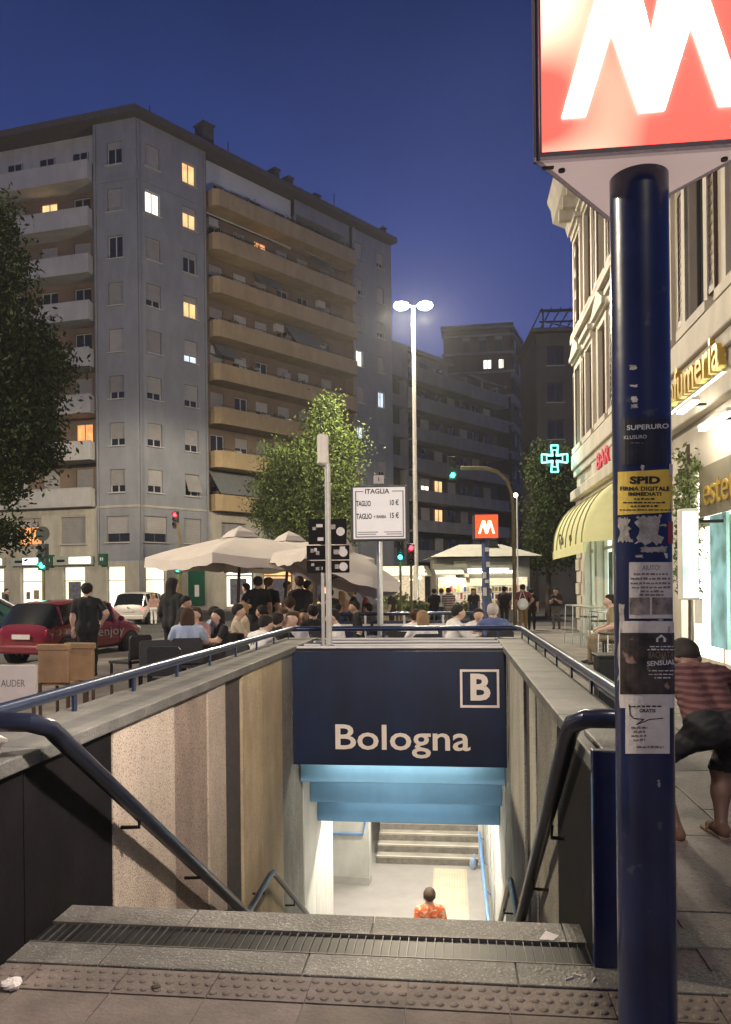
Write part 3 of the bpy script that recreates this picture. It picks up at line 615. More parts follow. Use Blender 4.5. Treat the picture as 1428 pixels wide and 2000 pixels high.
M_pot = mat('plant_leaf', (.05, .075, .025), .8, var=.5, scale=3.)
for i, F in enumerate(FLR):
    for q in range(3 if i < 7 else 6):
        x = random.uniform(6.4, 19.6); c_ = FR @ Vector((x, -.45, F + 1.0 - GZ * 0)); c_ = Vector((c_.x, c_.y, c_.z)); n_ = 90; rw = random.uniform(.3, .9); vs = []; fs = []
        for k in range(n_):
            p_ = FR @ Vector((x + random.uniform(-rw, rw), -.45 + random.gauss(0, .12), F + .95 + abs(random.gauss(0, .22)))); a_ = Vector((random.gauss(0, 1), random.gauss(0, 1), random.gauss(0, 1))).normalized() * .09; b2 = a_.orthogonal().normalized() * .05
            e_ = len(vs); vs += [p_ - a_, p_ + b2, p_ + a_, p_ - b2]; fs.append((e_, e_ + 1, e_ + 2, e_ + 3))
        MB().add(vs, fs).build('balcony_plant', M_pot, apt, kind='stuff')
for (x0, x1, F) in ((15.9, 18.0, FLR[6]), (6.4, 8.2, FLR[3]), (16.4, 19.0, FLR[1]), (10.2, 12.4, FLR[5])):
    m = MB(FR); m.add([(x0, .5, F + 2.75), (x1, .5, F + 2.75), (x1, -.5, F + 1.7), (x0, -.5, F + 1.7), (x0, .5, F + 2.72), (x1, .5, F + 2.72), (x1, -.47, F + 1.68), (x0, -.47, F + 1.68)], [(0, 1, 2, 3), (7, 6, 5, 4), (0, 3, 7, 4), (1, 5, 6, 2), (3, 2, 6, 7)]); m.build('awning', M_awn, apt)
for i in range(9):       # air conditioners and drain pipes
    F = FLR[i % 7]; x = (6.2, 12.4, 17.0)[i % 3]; m = MB(FR); m.box(x, x + .8, .55, .88, F + 2.0, F + 2.55); m.build('air_conditioner', M_fr, apt)
for Fm, x in ((FR, 5.35), (FR, 20.7), (FL, 2.95), (FR, .15)): MB(Fm).tube([(x, -.09, 3.6), (x, -.09, TOPZ - .5)], .05, 6).build('drain_pipe', M_stone, apt)
# ---------------- banded building farther along the street
B0 = A0 + DR * EX + NR * -.3
ban = thing('office_building', 'low dark building with long pale balcony bands beyond the street lamp', 'building', (B0.x, B0.y, GZ))
FB = frame((0, 0, -GZ), DR, NR); BL = 19.0
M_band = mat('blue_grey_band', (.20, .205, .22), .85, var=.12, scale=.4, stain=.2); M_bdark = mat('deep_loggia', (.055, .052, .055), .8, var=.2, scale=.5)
zb = [(20.4, 21.7), (17.7, 19.0), (14.9, 16.1), (12.1, 13.3), (9.3, 10.4), (6.5, 7.6), (3.7, 4.8)]
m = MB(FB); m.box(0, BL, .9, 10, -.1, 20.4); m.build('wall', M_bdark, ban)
m = MB(FB); grid_wall(m, .0, 2.6, -.1, 23.6, [(.4, 2.3, a - 1.55, a + .1) for a, b_ in zb[:6]], .8, 0); m.box(2.58, 2.6, 0, .9, -.1, 23.6); m.build('stair_tower', M_band, ban)
for a, b_ in zb:
    m = MB(FB); m.box(2.65, BL, -.55, -.42, a, b_); m.box(2.65, BL, -.42, .9, a, a + .16); m.box(BL - .14, BL, -.42, .9, a + .161, b_); m.build('balcony', M_band, ban)
for j, (a, b_) in enumerate(zb[1:]):
    for q in range(7):
        x = 3.8 + q * 2.15; window(ban, FB, x, a + .25, 1.3, 2.2, {(3, 1): 'white3', (3, 2): 'warm', (4, 2): 'warm'}.get((j, q), 'sh' if (j * 2 + q) % 3 == 0 else 'dark'), sill=False, dark=True, depth=.75)
m = MB(FB); m.box(2.62, 10.5, 1.2, 8, 20.42, 23.5); m.build('penthouse', M_band, ban); m = MB(FB); m.box(2.62, 10.9, .7, 8, 23.52, 23.9); m.build('penthouse_roof', M_roof, ban)
for q in range(3): window(ban, FB, 4.0 + q * 2.4, 20.9, 1.4, 2.0, 'dark', sill=False, dark=True, depth=1.13)
m = MB(FB); m.box(10.6, BL, -.4, .0, 22.5, 22.66); m.box(BL - .12, BL, -.4, 3, 22.66, 22.8)
m.build('terrace_beam', M_band, ban)
for x in (11.5, 14.4, 17.2): MB(FB).box(x, x + .12, -.3, -.18, 21.7, 22.5).build('terrace_post', M_band, ban)
m = MB(FB); m.box(-.0, BL, -.1, .88, 0, .5); m.build('plinth', M_band, ban)

# ---------------- brick tower at the end of the street
c3 = W(1003, 1142, 92); l3 = W(880, 1142, 93.2)
tow = thing('brick_building', 'tall dark brick building with two white lit windows at the end of the street', 'building', (c3.x, c3.y, GZ))
dB = Vector((l3.x - c3.x, l3.y - c3.y, 0)).normalized(); nB = Vector((dB.y, -dB.x, 0)); nB = nB if nB.y < 0 else -nB
FC = frame((0, 0, -GZ), dB, nB); dC = Vector((.36, .93, 0)).normalized(); nC = Vector((.93, -.36, 0)); FD = frame((0, 0, -GZ), dC, nC)
M_brk = mat('dark_brick', (.075, .05, .042), .85, var=.2, scale=.6, stain=.2)
z_ = lambda y: EYE + (HY - y) / FPX * 92
m = MB(FC); grid_wall(m, 0, 8, -.1, z_(640), [(1.0, 1.9, z_(685), z_(655)), (2.9, 3.8, z_(685), z_(655)), (4.8, 5.7, z_(685), z_(655)), (.5, 1.5, z_(721), z_(702)), (2.3, 3.3, z_(721), z_(702))], .25, 0); m.build('wall', M_brk, tow)
for x in (1.45, 3.35, 5.25): window(tow, FC, x, z_(685), .9, z_(655) - z_(685), '3', sill=False, dark=True)
window(tow, FC, 1.0, z_(721), 1.0, z_(702) - z_(721), 'white', sill=False, dark=True); window(tow, FC, 2.8, z_(721), 1.0, z_(702) - z_(721), 'white', sill=False, dark=True)
m = MB(FD); m.box(0, 12, 0, 8, -.1, z_(655)); m.build('side_wing', M_brk, tow)
for q in range(3):
    for y in (690, 725, 800, 870, 940): window(tow, FD, 2.2 + q * 3.4, z_(y), 1.2, 1.9, 'dark' if (q + y) % 3 else 'sh', sill=False, dark=True, depth=-.05)
for y in (640, 655, 690, 727, 775, 830, 885, 945, 1000):
    m = MB(FC); m.box(-.25, 8.2, -.35, -.005, z_(y) - .18, z_(y) + .05); o = m.build('ledge', M_band, tow)
    m = MB(FD); m.box(-.3, 12, -.4, -.005, z_(y) - (.9 if y > 700 else .2), z_(y) - .2 + .16); m.build('ledge', M_band, tow)
m = MB(FC); m.box(-.3, 8.3, -.4, 8, z_(640), z_(634)); m.build('roof', M_roof, tow)
# ---------------- building with a roof pergola at the right end of the street
c4 = W(1052, 1142, 66)
per = thing('corner_house', 'dark house with an overhanging eave and a roof pergola next to the green cross', 'building', (c4.x, c4.y, GZ))
FE = frame((0, 0, -GZ), (1, -.05, 0), (-.05, -1, 0)); z4 = lambda y: EYE + (HY - y) / FPX * 66
M_dwall = mat('dim_wall', (.085, .078, .07), .85, var=.15, scale=.5, stain=.2)
m = MB(FE); grid_wall(m, 0, 8, -.1, z4(655), [(.9, 2.3, z4(y + 38), z4(y)) for y in (680, 752, 824)], .2, 0); m.box(0, .02, 0, 9, -.1, z4(655)); m.build('wall', M_dwall, per)
for y in (680, 752, 824): window(per, FE, 1.6, z4(y + 38), 1.4, z4(y) - z4(y + 38), 'dark', dark=True)
m = MB(FE); m.box(-.5, 8, -.6, 9, z4(655), z4(649)); m.build('eave', M_roof, per)
m = MB(FE)
for x in (.6, 4.): m.box(x, x + .12, .2, .32, z4(649), z4(612)); m.box(x, x + .12, 5, 5.12, z4(649), z4(612))
m.box(.4, 8, .15, .3, z4(612), z4(607)); m.box(.4, 8, 4.95, 5.1, z4(612), z4(607)); m.box(.4, 8, .5, .6, z4(630), z4(627))
for q in range(9): m.box(.5 + q * .8, .58 + q * .8, .1, 5.3, z4(607) + .005, z4(604))
m.tube([(.65, .25, z4(630)), (4, .25, z4(649))], .05, 5); m.build('pergola', M_dark, per)

# ---------------- cream building along the right pavement (stair frame)
UF = 4.2; VN, VE = 7.0, 26.8; HT = 14.9
rb = thing('cream_building', 'cream rendered building with brown shutters and shops along the right pavement', 'building', S(UF, VE, 0), -TH)
# local frame: x along the facade towards the camera (from the far end), y into the wall
FX = frame((0, 0, 0), (0, -1, 0), (-1, 0, 0))
M_rend = mat('cream_render', (.52, .46, .36), .8, var=.1, scale=.8, stain=.2, bump=.12, bscale=12)
M_trim = mat('cream_trim', (.56, .51, .42), .75, var=.1, scale=1.2, stain=.18)
M_brsh = mat('brown_shutter', (.075, .042, .028), .6, var=.2, scale=4)
LF = VE - VN
wv = [26.0 - i * 2.05 for i in range(9)]
wxs = [VE - v for v in wv]
h1 = [(x - .5, x + .5, 6.25, 8.75) for x in wxs]; h2 = [(x - .55, x + .55, 10.1, 13.0) for x in wxs]
# shops: (x0,x1) in local x
SH = [(1.4, 3.1), (3.5, 5.9), (6.5, 9.2), (11.9, 15.2), (15.8, 18.6)]
hs_ = [(a, b_, .12, 3.55) for a, b_ in SH]
m = MB(FX); grid_wall(m, 0, LF, 4.75, HT - 1.2, h1 + h2, .22, 0); m.box(0, .02, 0, 9, 0, HT - 1.2); m.build('wall', M_rend, rb)
m = MB(FX); grid_wall(m, 0, LF, -.02, 4.745, hs_, .35, 0); m.build('ground_floor_wall', M_trim, rb)
for a, b_, d_ in ((5.45, 5.95, .16), (5.2, 5.44, .09), (9.0, 9.3, .12), (9.7, 9.95, .16), (4.4, 4.72, .2)):
    m = MB(FX); m.box(-.12 - d_ / 2, LF, -d_, -.004, a, b_); m.build('string_course', M_trim, rb, bevel=.03)
m = MB(FX); m.poly([(-.0, HT - 1.25), (-.12, HT - 1.25), (-.2, HT - .95), (-.62, HT - .75), (-.68, HT - .3), (-.8, HT - .05), (-.8, HT + .05), (.3, HT + .05), (.3, HT - 1.25)], 'x', -.72, LF); m.build('cornice', M_trim, rb)
for i in range(22): MB(FX).box(.2 + i * .9, .42 + i * .9, -.55, -.1, HT - 1.15, HT - .78).build('bracket', M_trim, rb)
# quoins at the far corner
for i in range(11):
    d_ = .07 if i % 2 else .04; MB(FX).box(-d_, .55 if i % 2 else .8, -d_, -.004, .05 + i * .40, .05 + i * .40 + .375).build('quoin', M_trim, rb, bevel=.012)
for i in range(12):
    MB(FX).box(-.05, .42 if i % 2 else .3, -.05, -.004, 10.0 + i * .36, 10.0 + i * .36 + .34).build('quoin', M_trim, rb, bevel=.012)
# louvred shutters, surrounds, pediments
sl = MB(); 
sl.box(-.24, -.2, 0, .05, 0, 1); sl.box(.2, .24, 0, .05, 0, 1); sl.box(-.2, .2, 0, .05, 0, .05); sl.box(-.2, .2, 0, .05, .95, 1); sl.box(-.2, .2, .02, .03, .05, .95)
for i in range(14): sl.add([(-.2, .004, .06 + i * .063), (.2, .004, .06 + i * .063), (.2, .03, .1 + i * .063), (-.2, .03, .1 + i * .063)], [(0, 1, 2, 3)])
sl_me = sl.mesh('shutter', M_brsh)
ped = MB(); ped.box(-.85, .85, -.22, -.004, 0, .14); ped.poly([(-.85, .142), (.85, .142), (0, .62)], 'y', -.2, -.004); ped.poly([(-.6, .2), (.6, .2), (0, .5)], 'y', -.1, -.09); ped_me = ped.mesh('pediment', M_trim)
hood_me = MB().box(-.78, .78, -.24, -.004, 0, .14).box(-.7, .7, -.14, -.004, -.2, -.002).mesh('hood', M_trim)
for fl, (z0, hh) in enumerate(((6.25, 2.5), (10.1, 2.9))):
    for i, x in enumerate(wxs):
        ww = 1.0 if fl == 0 else 1.1
        o = window(rb, FX, x, z0, ww, hh, 'dark', sill=False, dark=True, depth=.12)
        for s_ in (-1, 1):
            q = ob('shutter', sl_me, o); q.location = (s_ * (ww / 2 - .25 + (.5 if (i + fl) % 3 == 0 else 0)), -.07 if (i + fl) % 3 else -.19, 0); q.scale = (1, 1, hh)
        m = MB(FX)
        for s_ in (-1, 1): m.box(x + s_ * (ww / 2 + .1) - .09, x + s_ * (ww / 2 + .1) + .09, -.08, -.003, z0 - .1, z0 + hh + .15)
        m.box(x - ww / 2 - .3, x + ww / 2 + .3, -.16, -.003, z0 - .28, z0 - .11); m.box(x - ww / 2 - .01, x + ww / 2 + .01, -.07, -.003, z0 + hh, z0 + hh + .15)
        m.build('window_surround', M_trim, rb)
        q = ob('pediment' if (i % 2 == 0 and fl == 0) else 'hood', ped_me if (i % 2 == 0 and fl == 0) else hood_me, rb); q.matrix_local = FX @ Matrix.Translation((x, 0, z0 + hh + .32))
# shop fronts
def rshop(a, b_, g_, label, fr_m=M_trim, extra=()):
    m = MB(FX); m.box(a, b_, .31, .35, .12, 3.55); o = m.build('shop_window', g_, rb, label=label); m = MB(FX)
    for x in (a + .003, (a + b_) / 2 - .03, b_ - .073): m.box(x, x + .07, .2, .3, .12, 3.55)
    m.box(a + .08, b_ - .08, .205, .295, 2.6, 2.68); m.box(a + .08, b_ - .08, .205, .295, .12, .3); m.build('frame', fr_m, o); return o
rshop(*SH[0], G_shopc, 'narrow lit window beyond the yellow awning'); 
o = rshop(*SH[1], G_shopc, 'lit greenish window of the bar under the yellow awning'); MB(FX).box(4.2, 4.7, .19, .199, 1.2, 2.5).build('poster', M_pdark, o)
rshop(*SH[2], G_shop, 'lit window of the bar next to the pole')
o = rshop(*SH[3], glow('lit_perfume', (1.0, .93, .82), 5., .2, 1.), 'bright perfume shop window with tall posters')
M_teal = glow('poster_teal', (.25, .46, .46), .5, .8, 2.2); M_pgreen = glow('poster_green', (.22, .45, .22), .5, .7, 3.)
MB(FX).box(13.15, 13.95, .12, .18, .55, 2.75).build('poster', M_teal, o, label='tall teal backlit poster'); MB(FX).box(14.1, 14.9, .12, .18, .5, 2.7).build('poster', M_pgreen, o)
MB(FX).box(12.35, 12.8, .10, .16, .9, 1.35).build('notice', M_white, o)
rshop(*SH[4], G_shop, 'lit shop window at the edge of the view')
# perfume shop: lettering, light bars, lit box sign, transom lettering
M_gold = mat('gold_letter', (.50, .34, .07), .4, metal=.5, emit=(.9, .6, .12), es=.03)
o = thing('shop_sign', 'raised gold Profumeria lettering over the perfume shop', 'sign', S(UF - .1, 13.45, 4.85), -TH)
m = MB(frame((0, 0, 0), (0, -1, 0), (-1, 0, 0))); put_text(m, 'Profumeria', 3.5, .58, lambda a, b, c: (a - .55, .05 - c, b + .06), .012, .12); m.build('lettering', M_gold, o)
MB(frame((0, 0, 0), (0, -1, 0), (-1, 0, 0))).box(-2.4, 1.3, .06, .098, -.03, .02).build('rail', M_steel, o)
MB(frame((0, 0, 0), (0, -1, 0), (-1, 0, 0))).box(-2.3, 1.2, -.02, .05, -.06, -.032).build('light_bar', glow('sign_light', (.85, 1., .93), 3.5), o)
def lightbar(v, u, z, L, lab):
    t = thing('shop_lamp', lab, 'lamp', S(u, v, z), -TH, 'shop lamps over the right pavement')
    MB().box(-.06, .06, -L / 2, L / 2, 0, .06).build('housing', M_white, t); MB().box(-.05, .05, -L / 2 + .02, L / 2 - .02, -.03, -.002).build('tube', glow('shop_lamp_light', (1., .90, .74), 40.), t)
    MB().box(.06, UF - u, -.03, .03, .01, .04).build('arm', M_dark, t)
lightbar(12.75, 3.72, 4.42, .85, 'long white lamp just right of the blue pole above the perfume shop')
lightbar(12.25, 3.98, 4.08, 1.3, 'slanting white lamp nearest the right edge of the photo')
t = thing('box_sign', 'tall white lit box sign hanging beside the perfume shop', 'sign', S(3.55, 12.6, 1.36), -TH)
MB().box(-.02, .25, -.11, .11, 0, 1.42).build('box', M_white, t, bevel=.01); MB().box(.0, .23, -.118, -.112, .04, 1.38).build('lit_face', glow('box_sign_light', (.72, .95, .88), .9, .45, 3.), t); MB().box(.25, .645, -.02, .02, 1.2, 1.25).build('arm', M_dark, t)
t = thing('transom_sign', 'dark transom board with gold estetica lettering above the perfume shop window', 'sign', S(UF - .04, 12.6, 2.72), -TH)
Fq = frame((0, 0, 0), (0, -1, 0), (-1, 0, 0)); MB(Fq).box(-1., 1.9, -.02, .03, 0, .82).build('board', mat('board_olive', (.16, .14, .09), .6), t)
m = MB(Fq); put_text(m, 'estetica', 2.2, .48, lambda a, b, c: (a + .4, -.022 - c, b + .17), .0, .03); m.build('lettering', M_gold, t)
# bar lettering
t = thing('bar_sign', 'red neon style lettering of the bar on the cream band above the yellow awning', 'sign', S(UF - .06, 20.3, 4.75), -TH)
M_redl = mat('red_letter', (.45, .02, .04), .5, emit=(.9, .05, .10), es=.25)
MB(Fq).box(-3.4, 3.2, .0, .05, 0.02, .66).build('board', M_trim, t)
for s_, wd_, xo in (('BAR', 1.75, -1.45), ('TON', 1.9, 1.15)): m = MB(Fq); put_text(m, s_, wd_, .46, lambda a, b, c: (a + xo, -.002 - c, b + .1), .01, .05); m.build('lettering', M_redl, t)
# yellow awning
t = thing('awning', 'pale yellow ribbed dome awning over the bar front', 'awning', S(UF, 21.6, 2.6), -TH)
AW, AD, AH = 3.1, 1.12, 1.5
m = MB(); n = 10; prof = [(-AD * math.sin(a) - .0, AH * math.cos(a)) for a in [math.pi / 2 * i / n for i in range(n + 1)]]
vs = [(x, y, z) for y in (-AW + .3, AW - .3) for x, z in prof]; k_ = n + 1
m.add(vs, [(i, i + 1, k_ + i + 1, k_ + i) for i in range(n)])
for s_ in (-1, 1):     # rounded ends
    ring = []; steps = 6
    for j in range(steps + 1):
        a = math.pi / 2 * j / steps; ring += [(x * math.cos(a), s_ * (AW - .3) + s_ * abs(x) * math.sin(a) * .75, z) for x, z in prof]
    m.add(ring, [(j * k_ + i, j * k_ + i + 1, (j + 1) * k_ + i + 1, (j + 1) * k_ + i) for j in range(steps) for i in range(n)])
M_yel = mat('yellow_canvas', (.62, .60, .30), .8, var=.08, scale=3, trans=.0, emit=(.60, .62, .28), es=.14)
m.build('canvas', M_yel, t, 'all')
m = MB()
m.box(-AD - .01, -AD + .005, -AW + .3, AW - .3, -.24, -.002); m.build('valance', M_yel, t)
rb_ = MB()
for y in (-2.6, -1.7, -.8, .1, 1., 1.9, 2.7): rb_.tube([(x * 1.01, y, z + .01) for x, z in prof], .018, 5)
rb_.build('rib', mat('awning_rib', (.30, .30, .16), .7), t)
m = MB(); put_text(m, 'Ca', .85, .34, lambda a, b, c: (-AD * .99 + .02 - .11 * max(0, b) - c - .012, .95 - a, -.0 + b + .10), .014, .01); m.build('lettering', M_print, t); m = MB(); put_text(m, 'o', .38, .30, lambda a, b, c: (-AD * .99 + .02 - .11 * max(0, b) - c - .012, -.75 - a, b + .10), .014, .01); m.build('lettering', M_print, t)
# ivy on the building between the bar and the perfume shop comes with the trees
# ================================================================== STREET LAMPS, SIGNALS, SIGNS
G_lamp = glow('lamp_glass', (1., .88, .62), 190.)
def mast(px, ytop, Y, P, lab, xy=None, h=None, grp='tall street lamp masts'):
    t_ = W(px, ytop, Y); x, y = (t_.x, Y) if xy is None else xy; h = t_.z if h is None else h
    t = thing('street_lamp', lab, 'street lamp', (x, y, -.12), 0, grp)
    MB().lathe([(.16, 0), (.16, .5), (.125, .55), (.065, h)], 14).build('mast', M_polew, t, True)
    for s_ in (-1, 1):
        MB().tube([(0, 0, h - .05), (s_ * .25, 0, h + .04), (s_ * .5, 0, h + .05)], .035, 8).build('arm', M_polew, t, True)
        a = MB(); a.ball((s_ * .55, 0, h + .08), (.34, .2, .12), 12, 6); o = a.build('lamp_head', M_polew, t, True)
        b = MB(); b.ball((s_ * .55, 0, h - .0), (.36, .24, .20), 12, 6); b.build('lens', G_lamp, o, True)
        l = bpy.data.lights.new('mast_light', 'SPOT'); l.spot_size = R(178); l.spot_blend = .15; l.energy = P; l.color = (1., .86, .62); l.shadow_soft_size = .25
        lo = bpy.data.objects.new('mast_light', l); COL.objects.link(lo); lo.parent = t; lo.location = (s_ * .55, 0, h - .5)
        l2 = bpy.data.lights.new('mast_spill', 'POINT'); l2.energy = P * .36; l2.color = (1., .84, .60); l2.shadow_soft_size = .25
        lo = bpy.data.objects.new('mast_spill', l2); COL.objects.link(lo); lo.parent = t; lo.location = (s_ * .55, 0, h - .55)
    return t
MASTP = 5000
mast(807, 592, 36, MASTP, 'tall pale street lamp with two lit heads against the sky')
mast(0, 0, 0, MASTP * .13, 'added tall street lamp with two lit heads, unseen behind the camera', xy=(3.0, -11.0), h=14.2)  # added out of view to light the foreground from behind
mast(0, 0, 0, MASTP * 2.4, 'added tall street lamp with two lit heads, unseen left of the view', xy=(-25.0, 13.0), h=16.5)  # added out of view to light the parasols and the cream facade

def lathe_x(mb, prof, c, n=14):      # lathe about the y axis (towards the viewer)
    vs = [(c[0] + r * math.cos(2 * math.pi * k / n), c[1] + z, c[2] + r * math.sin(2 * math.pi * k / n)) for r, z in prof for k in range(n)]
    fs = [(i * n + k, i * n + (k + 1) % n, (i + 1) * n + (k + 1) % n, (i + 1) * n + k) for i in range(len(prof) - 1) for k in range(n)] + [tuple(range(n)), tuple(range((len(prof) - 1) * n, len(prof) * n))]
    mb.add(vs, fs); return mb
G_g = glow('signal_green', (.05, 1., .62), 7.); G_r = glow('signal_red', (1., .03, .05), 7.)
M_olens = mat('dark_lens', (.02, .02, .02), .2); M_case = mat('signal_case', (.015, .018, .016), .5); M_spole = mat('signal_pole', (.19, .15, .07), .5, metal=.3, var=.25, scale=5)
def signal(px, py, Y, lit, rz, lab, pole='post', pts=None, ground=-.12, sc=1., disc=False):
    """px, py = centre of the lit lens"""
    c = W(px, py, Y); off = {'g': 0.29, 'r': -.29}[lit]          # centre of the case relative to the lit lens
    zc = c.z + off * sc
    t = thing('traffic_light', lab, 'traffic light', (c.x, Y, ground), 0, 'traffic lights round the square')
    Rz = Matrix.Translation((0, 0, zc - ground)) @ Matrix.Rotation(rz, 4, 'Z')
    m = MB(Rz); m.box(-.16 * sc, .16 * sc, 0, .2 * sc, -.47 * sc, .47 * sc); h_ = m.build('case', M_case, t, bevel=.02)
    for i, q in enumerate(('g', 'a', 'r')):
        z = (-.29 + .29 * i) * sc; m = MB(Rz); lathe_x(m, [(.105 * sc, .0), (.09 * sc, -.03), (.03 * sc, -.045)], (0, -.001, z)); m.build('lens', {'g': G_g, 'r': G_r}[q] if q == lit else M_olens, h_, True)
        m = MB(Rz); vs = []; n = 9
        for k in range(n + 1):
            a = math.pi * (k / n) * 1.1 - .05 * math.pi
            for yy, rr in ((-.002, .118), (-.17, .112)): vs.append((rr * sc * math.cos(a), yy * sc, z + rr * sc * math.sin(a)))
        m.add(vs, [(2 * k, 2 * k + 1, 2 * k + 3, 2 * k + 2) for k in range(n)]); m.build('visor', M_case, h_, True)
    if disc: m = MB(Rz); lathe_x(m, [(.26 * sc, .06), (.26 * sc, .075)], (0, 0, .82 * sc), 20); m.build('round_sign', M_case, t)
    if pole == 'post': MB().tube([(0, .12 * sc, 0), (0, .12 * sc, zc - ground - .45 * sc)], .055 * sc, 10).build('post', M_spole, t, True); (disc and MB().tube([(0, .1, zc - ground + .47), (0, .1, zc - ground + .8)], .04, 8).build('upper_post', M_case, t, True))
    elif pole == 'arm': MB().tube([Vector(p) - Vector((c.x, Y, ground)) for p in pts], .075, 10).build('arm_pole', M_spole, t, True)
    l = bpy.data.lights.new('signal_glow', 'POINT'); l.energy = 10 * sc; l.color = (.1, 1, .7) if lit == 'g' else (1, .08, .08); l.shadow_soft_size = .08
    lo = bpy.data.objects.new('signal_glow', l); COL.objects.link(lo); lo.parent = t; lo.location = Rz @ Vector((0, -.3 * sc, (-off) * sc))
    return t
a = [W(1006, 1205, 30), W(1003, 1000, 30), W(1000, 965, 30), W(990, 938, 30), W(972, 922, 30), W(950, 915, 30), W(900, 914, 30)]; a[0].z = -.12
signal(884, 928, 30, 'g', R(8), 'green traffic light hanging from the curved yellow lit arm', 'arm', a, sc=.95)
signal(82, 1104, 27, 'g', R(-8), 'green traffic light with a round sign above it beyond the red car', disc=True)
signal(347, 1112, 33, 'g', R(-4), 'green traffic light just over the heads under the large parasol', sc=.95)
a = [W(352, 1200, 34), W(352, 1050, 34), W(346, 1022, 34)]; a[0].z = -.12
signal(342, 1005, 34, 'r', R(-12), 'red traffic light in front of the mezzanine windows of the apartment block', 'arm', a, sc=.8)
signal(803, 1070, 25, 'r', R(8), 'red traffic light between the price board and the lamp mast', sc=.75)
signal(782, 1088, 27, 'g', R(-10), 'green traffic light below the right edge of the price board', sc=.75)
# small lamp
p = W(1007, 967, 33); t = thing('lamp_post', 'thin white lamp post with a small round lit lamp beside the curved signal arm', 'street lamp', (p.x, 33, 0))
MB().tube([(.06, 0, 0), (.06, 0, p.z + .02)], .03, 8).build('post', M_white, t, True); MB().ball((0, 0, p.z), (.1, .1, .09), 10, 7).build('globe', glow('globe_light', (1, .95, .85), 12.), t, True); MB().box(-.1, .1, -.03, .03, p.z + .08, p.z + .12).build('cap', M_dark, t)

# ---------------- station pillar with the red M
UP, VP_, RP = .672, 2.846, .1
PC = S(UP, VP_, 0)
pil = thing('metro_pillar', 'blue steel pillar plastered with posters carrying the big lit red M box', 'station sign', PC, -TH)
MB().lathe([(.13, 0), (.13, .02), (RP, .025), (RP, 3.12)], 40).build('pole', M_navy, pil, True)
M_mbox = mat('sign_frame', (.05, .035, .06), .45, metal=.3, var=.2)
hwid, vf, va, zb0, zt0 = .372, -.166, .36, 3.085, 3.86
uc = -.012
tri = [(uc - hwid, vf), (uc + hwid, vf), (uc, va)]
m = MB(); m.poly(tri, 'z', zb0, zb0 + .012); m.build('underside', mat('underside_white', (.62, .58, .56), .5, var=.06, emit=(1., .72, .66), es=.30), pil)
m = MB(); m.poly(tri, 'z', zt0 - .02, zt0); m.build('lid', M_mbox, pil)
for qx, qy in ((uc - .27, -.10), (uc + .27, -.10), (uc - .02, .25)):
    MB().lathe([(.012, zb0 - .008), (.012, zb0 - .0005)], 8, (qx, qy)).build('bolt', M_dark, pil)
MB().box(uc - .34, uc - .30, -.13, -.115, zb0 - .006, zb0 - .001).build('slot', M_dark, pil)
def m_mat():
    m = glow('m_red_light', (1., .035, .02), 3.0)
    n = m.node_tree; b = n.nodes['Principled BSDF']; t = n.nodes.new('ShaderNodeTexCoord'); no = n.nodes.new('ShaderNodeTexNoise'); no.inputs['Scale'].default_value = 2.1; no.inputs['Detail'].default_value = 0.
    n.links.new(t.outputs['Object'], no.inputs['Vector']); cr = n.nodes.new('ShaderNodeValToRGB'); cr.color_ramp.elements[0].position = .44; cr.color_ramp.elements[0].color = (1., .046, .034, 1); cr.color_ramp.elements[1].position = .72; cr.color_ramp.elements[1].color = (1., .50, .34, 1)
    n.links.new(no.outputs['Fac'], cr.inputs[0]); n.links.new(cr.outputs[0], b.inputs['Emission Color']); return m
G_mred = m_mat(); G_mwh = glow('m_white_light', (1., .87, .76), 1350.)
POLY = [(-171, 0), (-93, 265), (-25, 265), (0, 150), (25, 265), (93, 265), (171, 0), (126, 0), (75, 160), (24, 0), (-24, 0), (-75, 160), (-126, 0)]
def m_face(parent, Fm, wid, zb, zt, k, zfoot, xm, gr, gw):
    """Fm: local x across, y into the box"""
    b_ = .028 * wid / .74
    m = MB(Fm); m.box(-wid / 2, wid / 2, -.0, .02, zb, zb + b_); m.box(-wid / 2, wid / 2, 0, .02, zt - b_, zt); m.box(-wid / 2, -wid / 2 + b_, 0, .02, zb + b_, zt - b_); m.box(wid / 2 - b_, wid / 2, 0, .02, zb + b_, zt - b_); m.build('frame', M_mbox, parent)
    m = MB(Fm); m.box(-wid / 2 + b_, wid / 2 - b_, .008, .014, zb + b_, zt - b_); m.build('red_panel', gr, parent)
    m = MB(Fm); fs = [(0, 1, 11, 12), (1, 2, 3, 11), (11, 3, 10), (3, 9, 10), (3, 8, 9), (3, 4, 5, 8), (5, 6, 7, 8)]
    fs = [(0, 1, 11, 12), (1, 2, 3, 11), (11, 3, 9, 10), (3, 8, 9), (3, 4, 5, 8), (5, 6, 7, 8)]
    vs = [(xm + x * k, .004, zfoot + y * k) for x, y in POLY] ; m.add(vs, fs); m.build('letter', gw, parent)
m_face(pil, frame((uc, vf, 0), (1, 0, 0), (0, -1, 0)), 2 * hwid, zb0, zt0, .00172, 3.228, .018, G_mred, glow('m_white_front', (1., .88, .8), 60.))
for (ax, ay), (bx, by) in (((uc, va), (uc - hwid, vf)), ((uc + hwid, vf), (uc, va))):
    d_ = Vector((bx - ax, by - ay, 0)); L_ = d_.length; d_.normalize(); nn = Vector((d_.y, -d_.x, 0)); cxy = Vector(((ax + bx) / 2, (ay + by) / 2, 0))
    if nn.dot(cxy - Vector((uc, .0, 0))) < 0: nn = -nn
    m_face(pil, frame(cxy + nn * .002, d_, nn), L_ - .01, zb0, zt0, .0014, 3.23, 0, G_mred, G_mwh if ax == uc else glow('m_white_weak', (1., .88, .8), 40.))
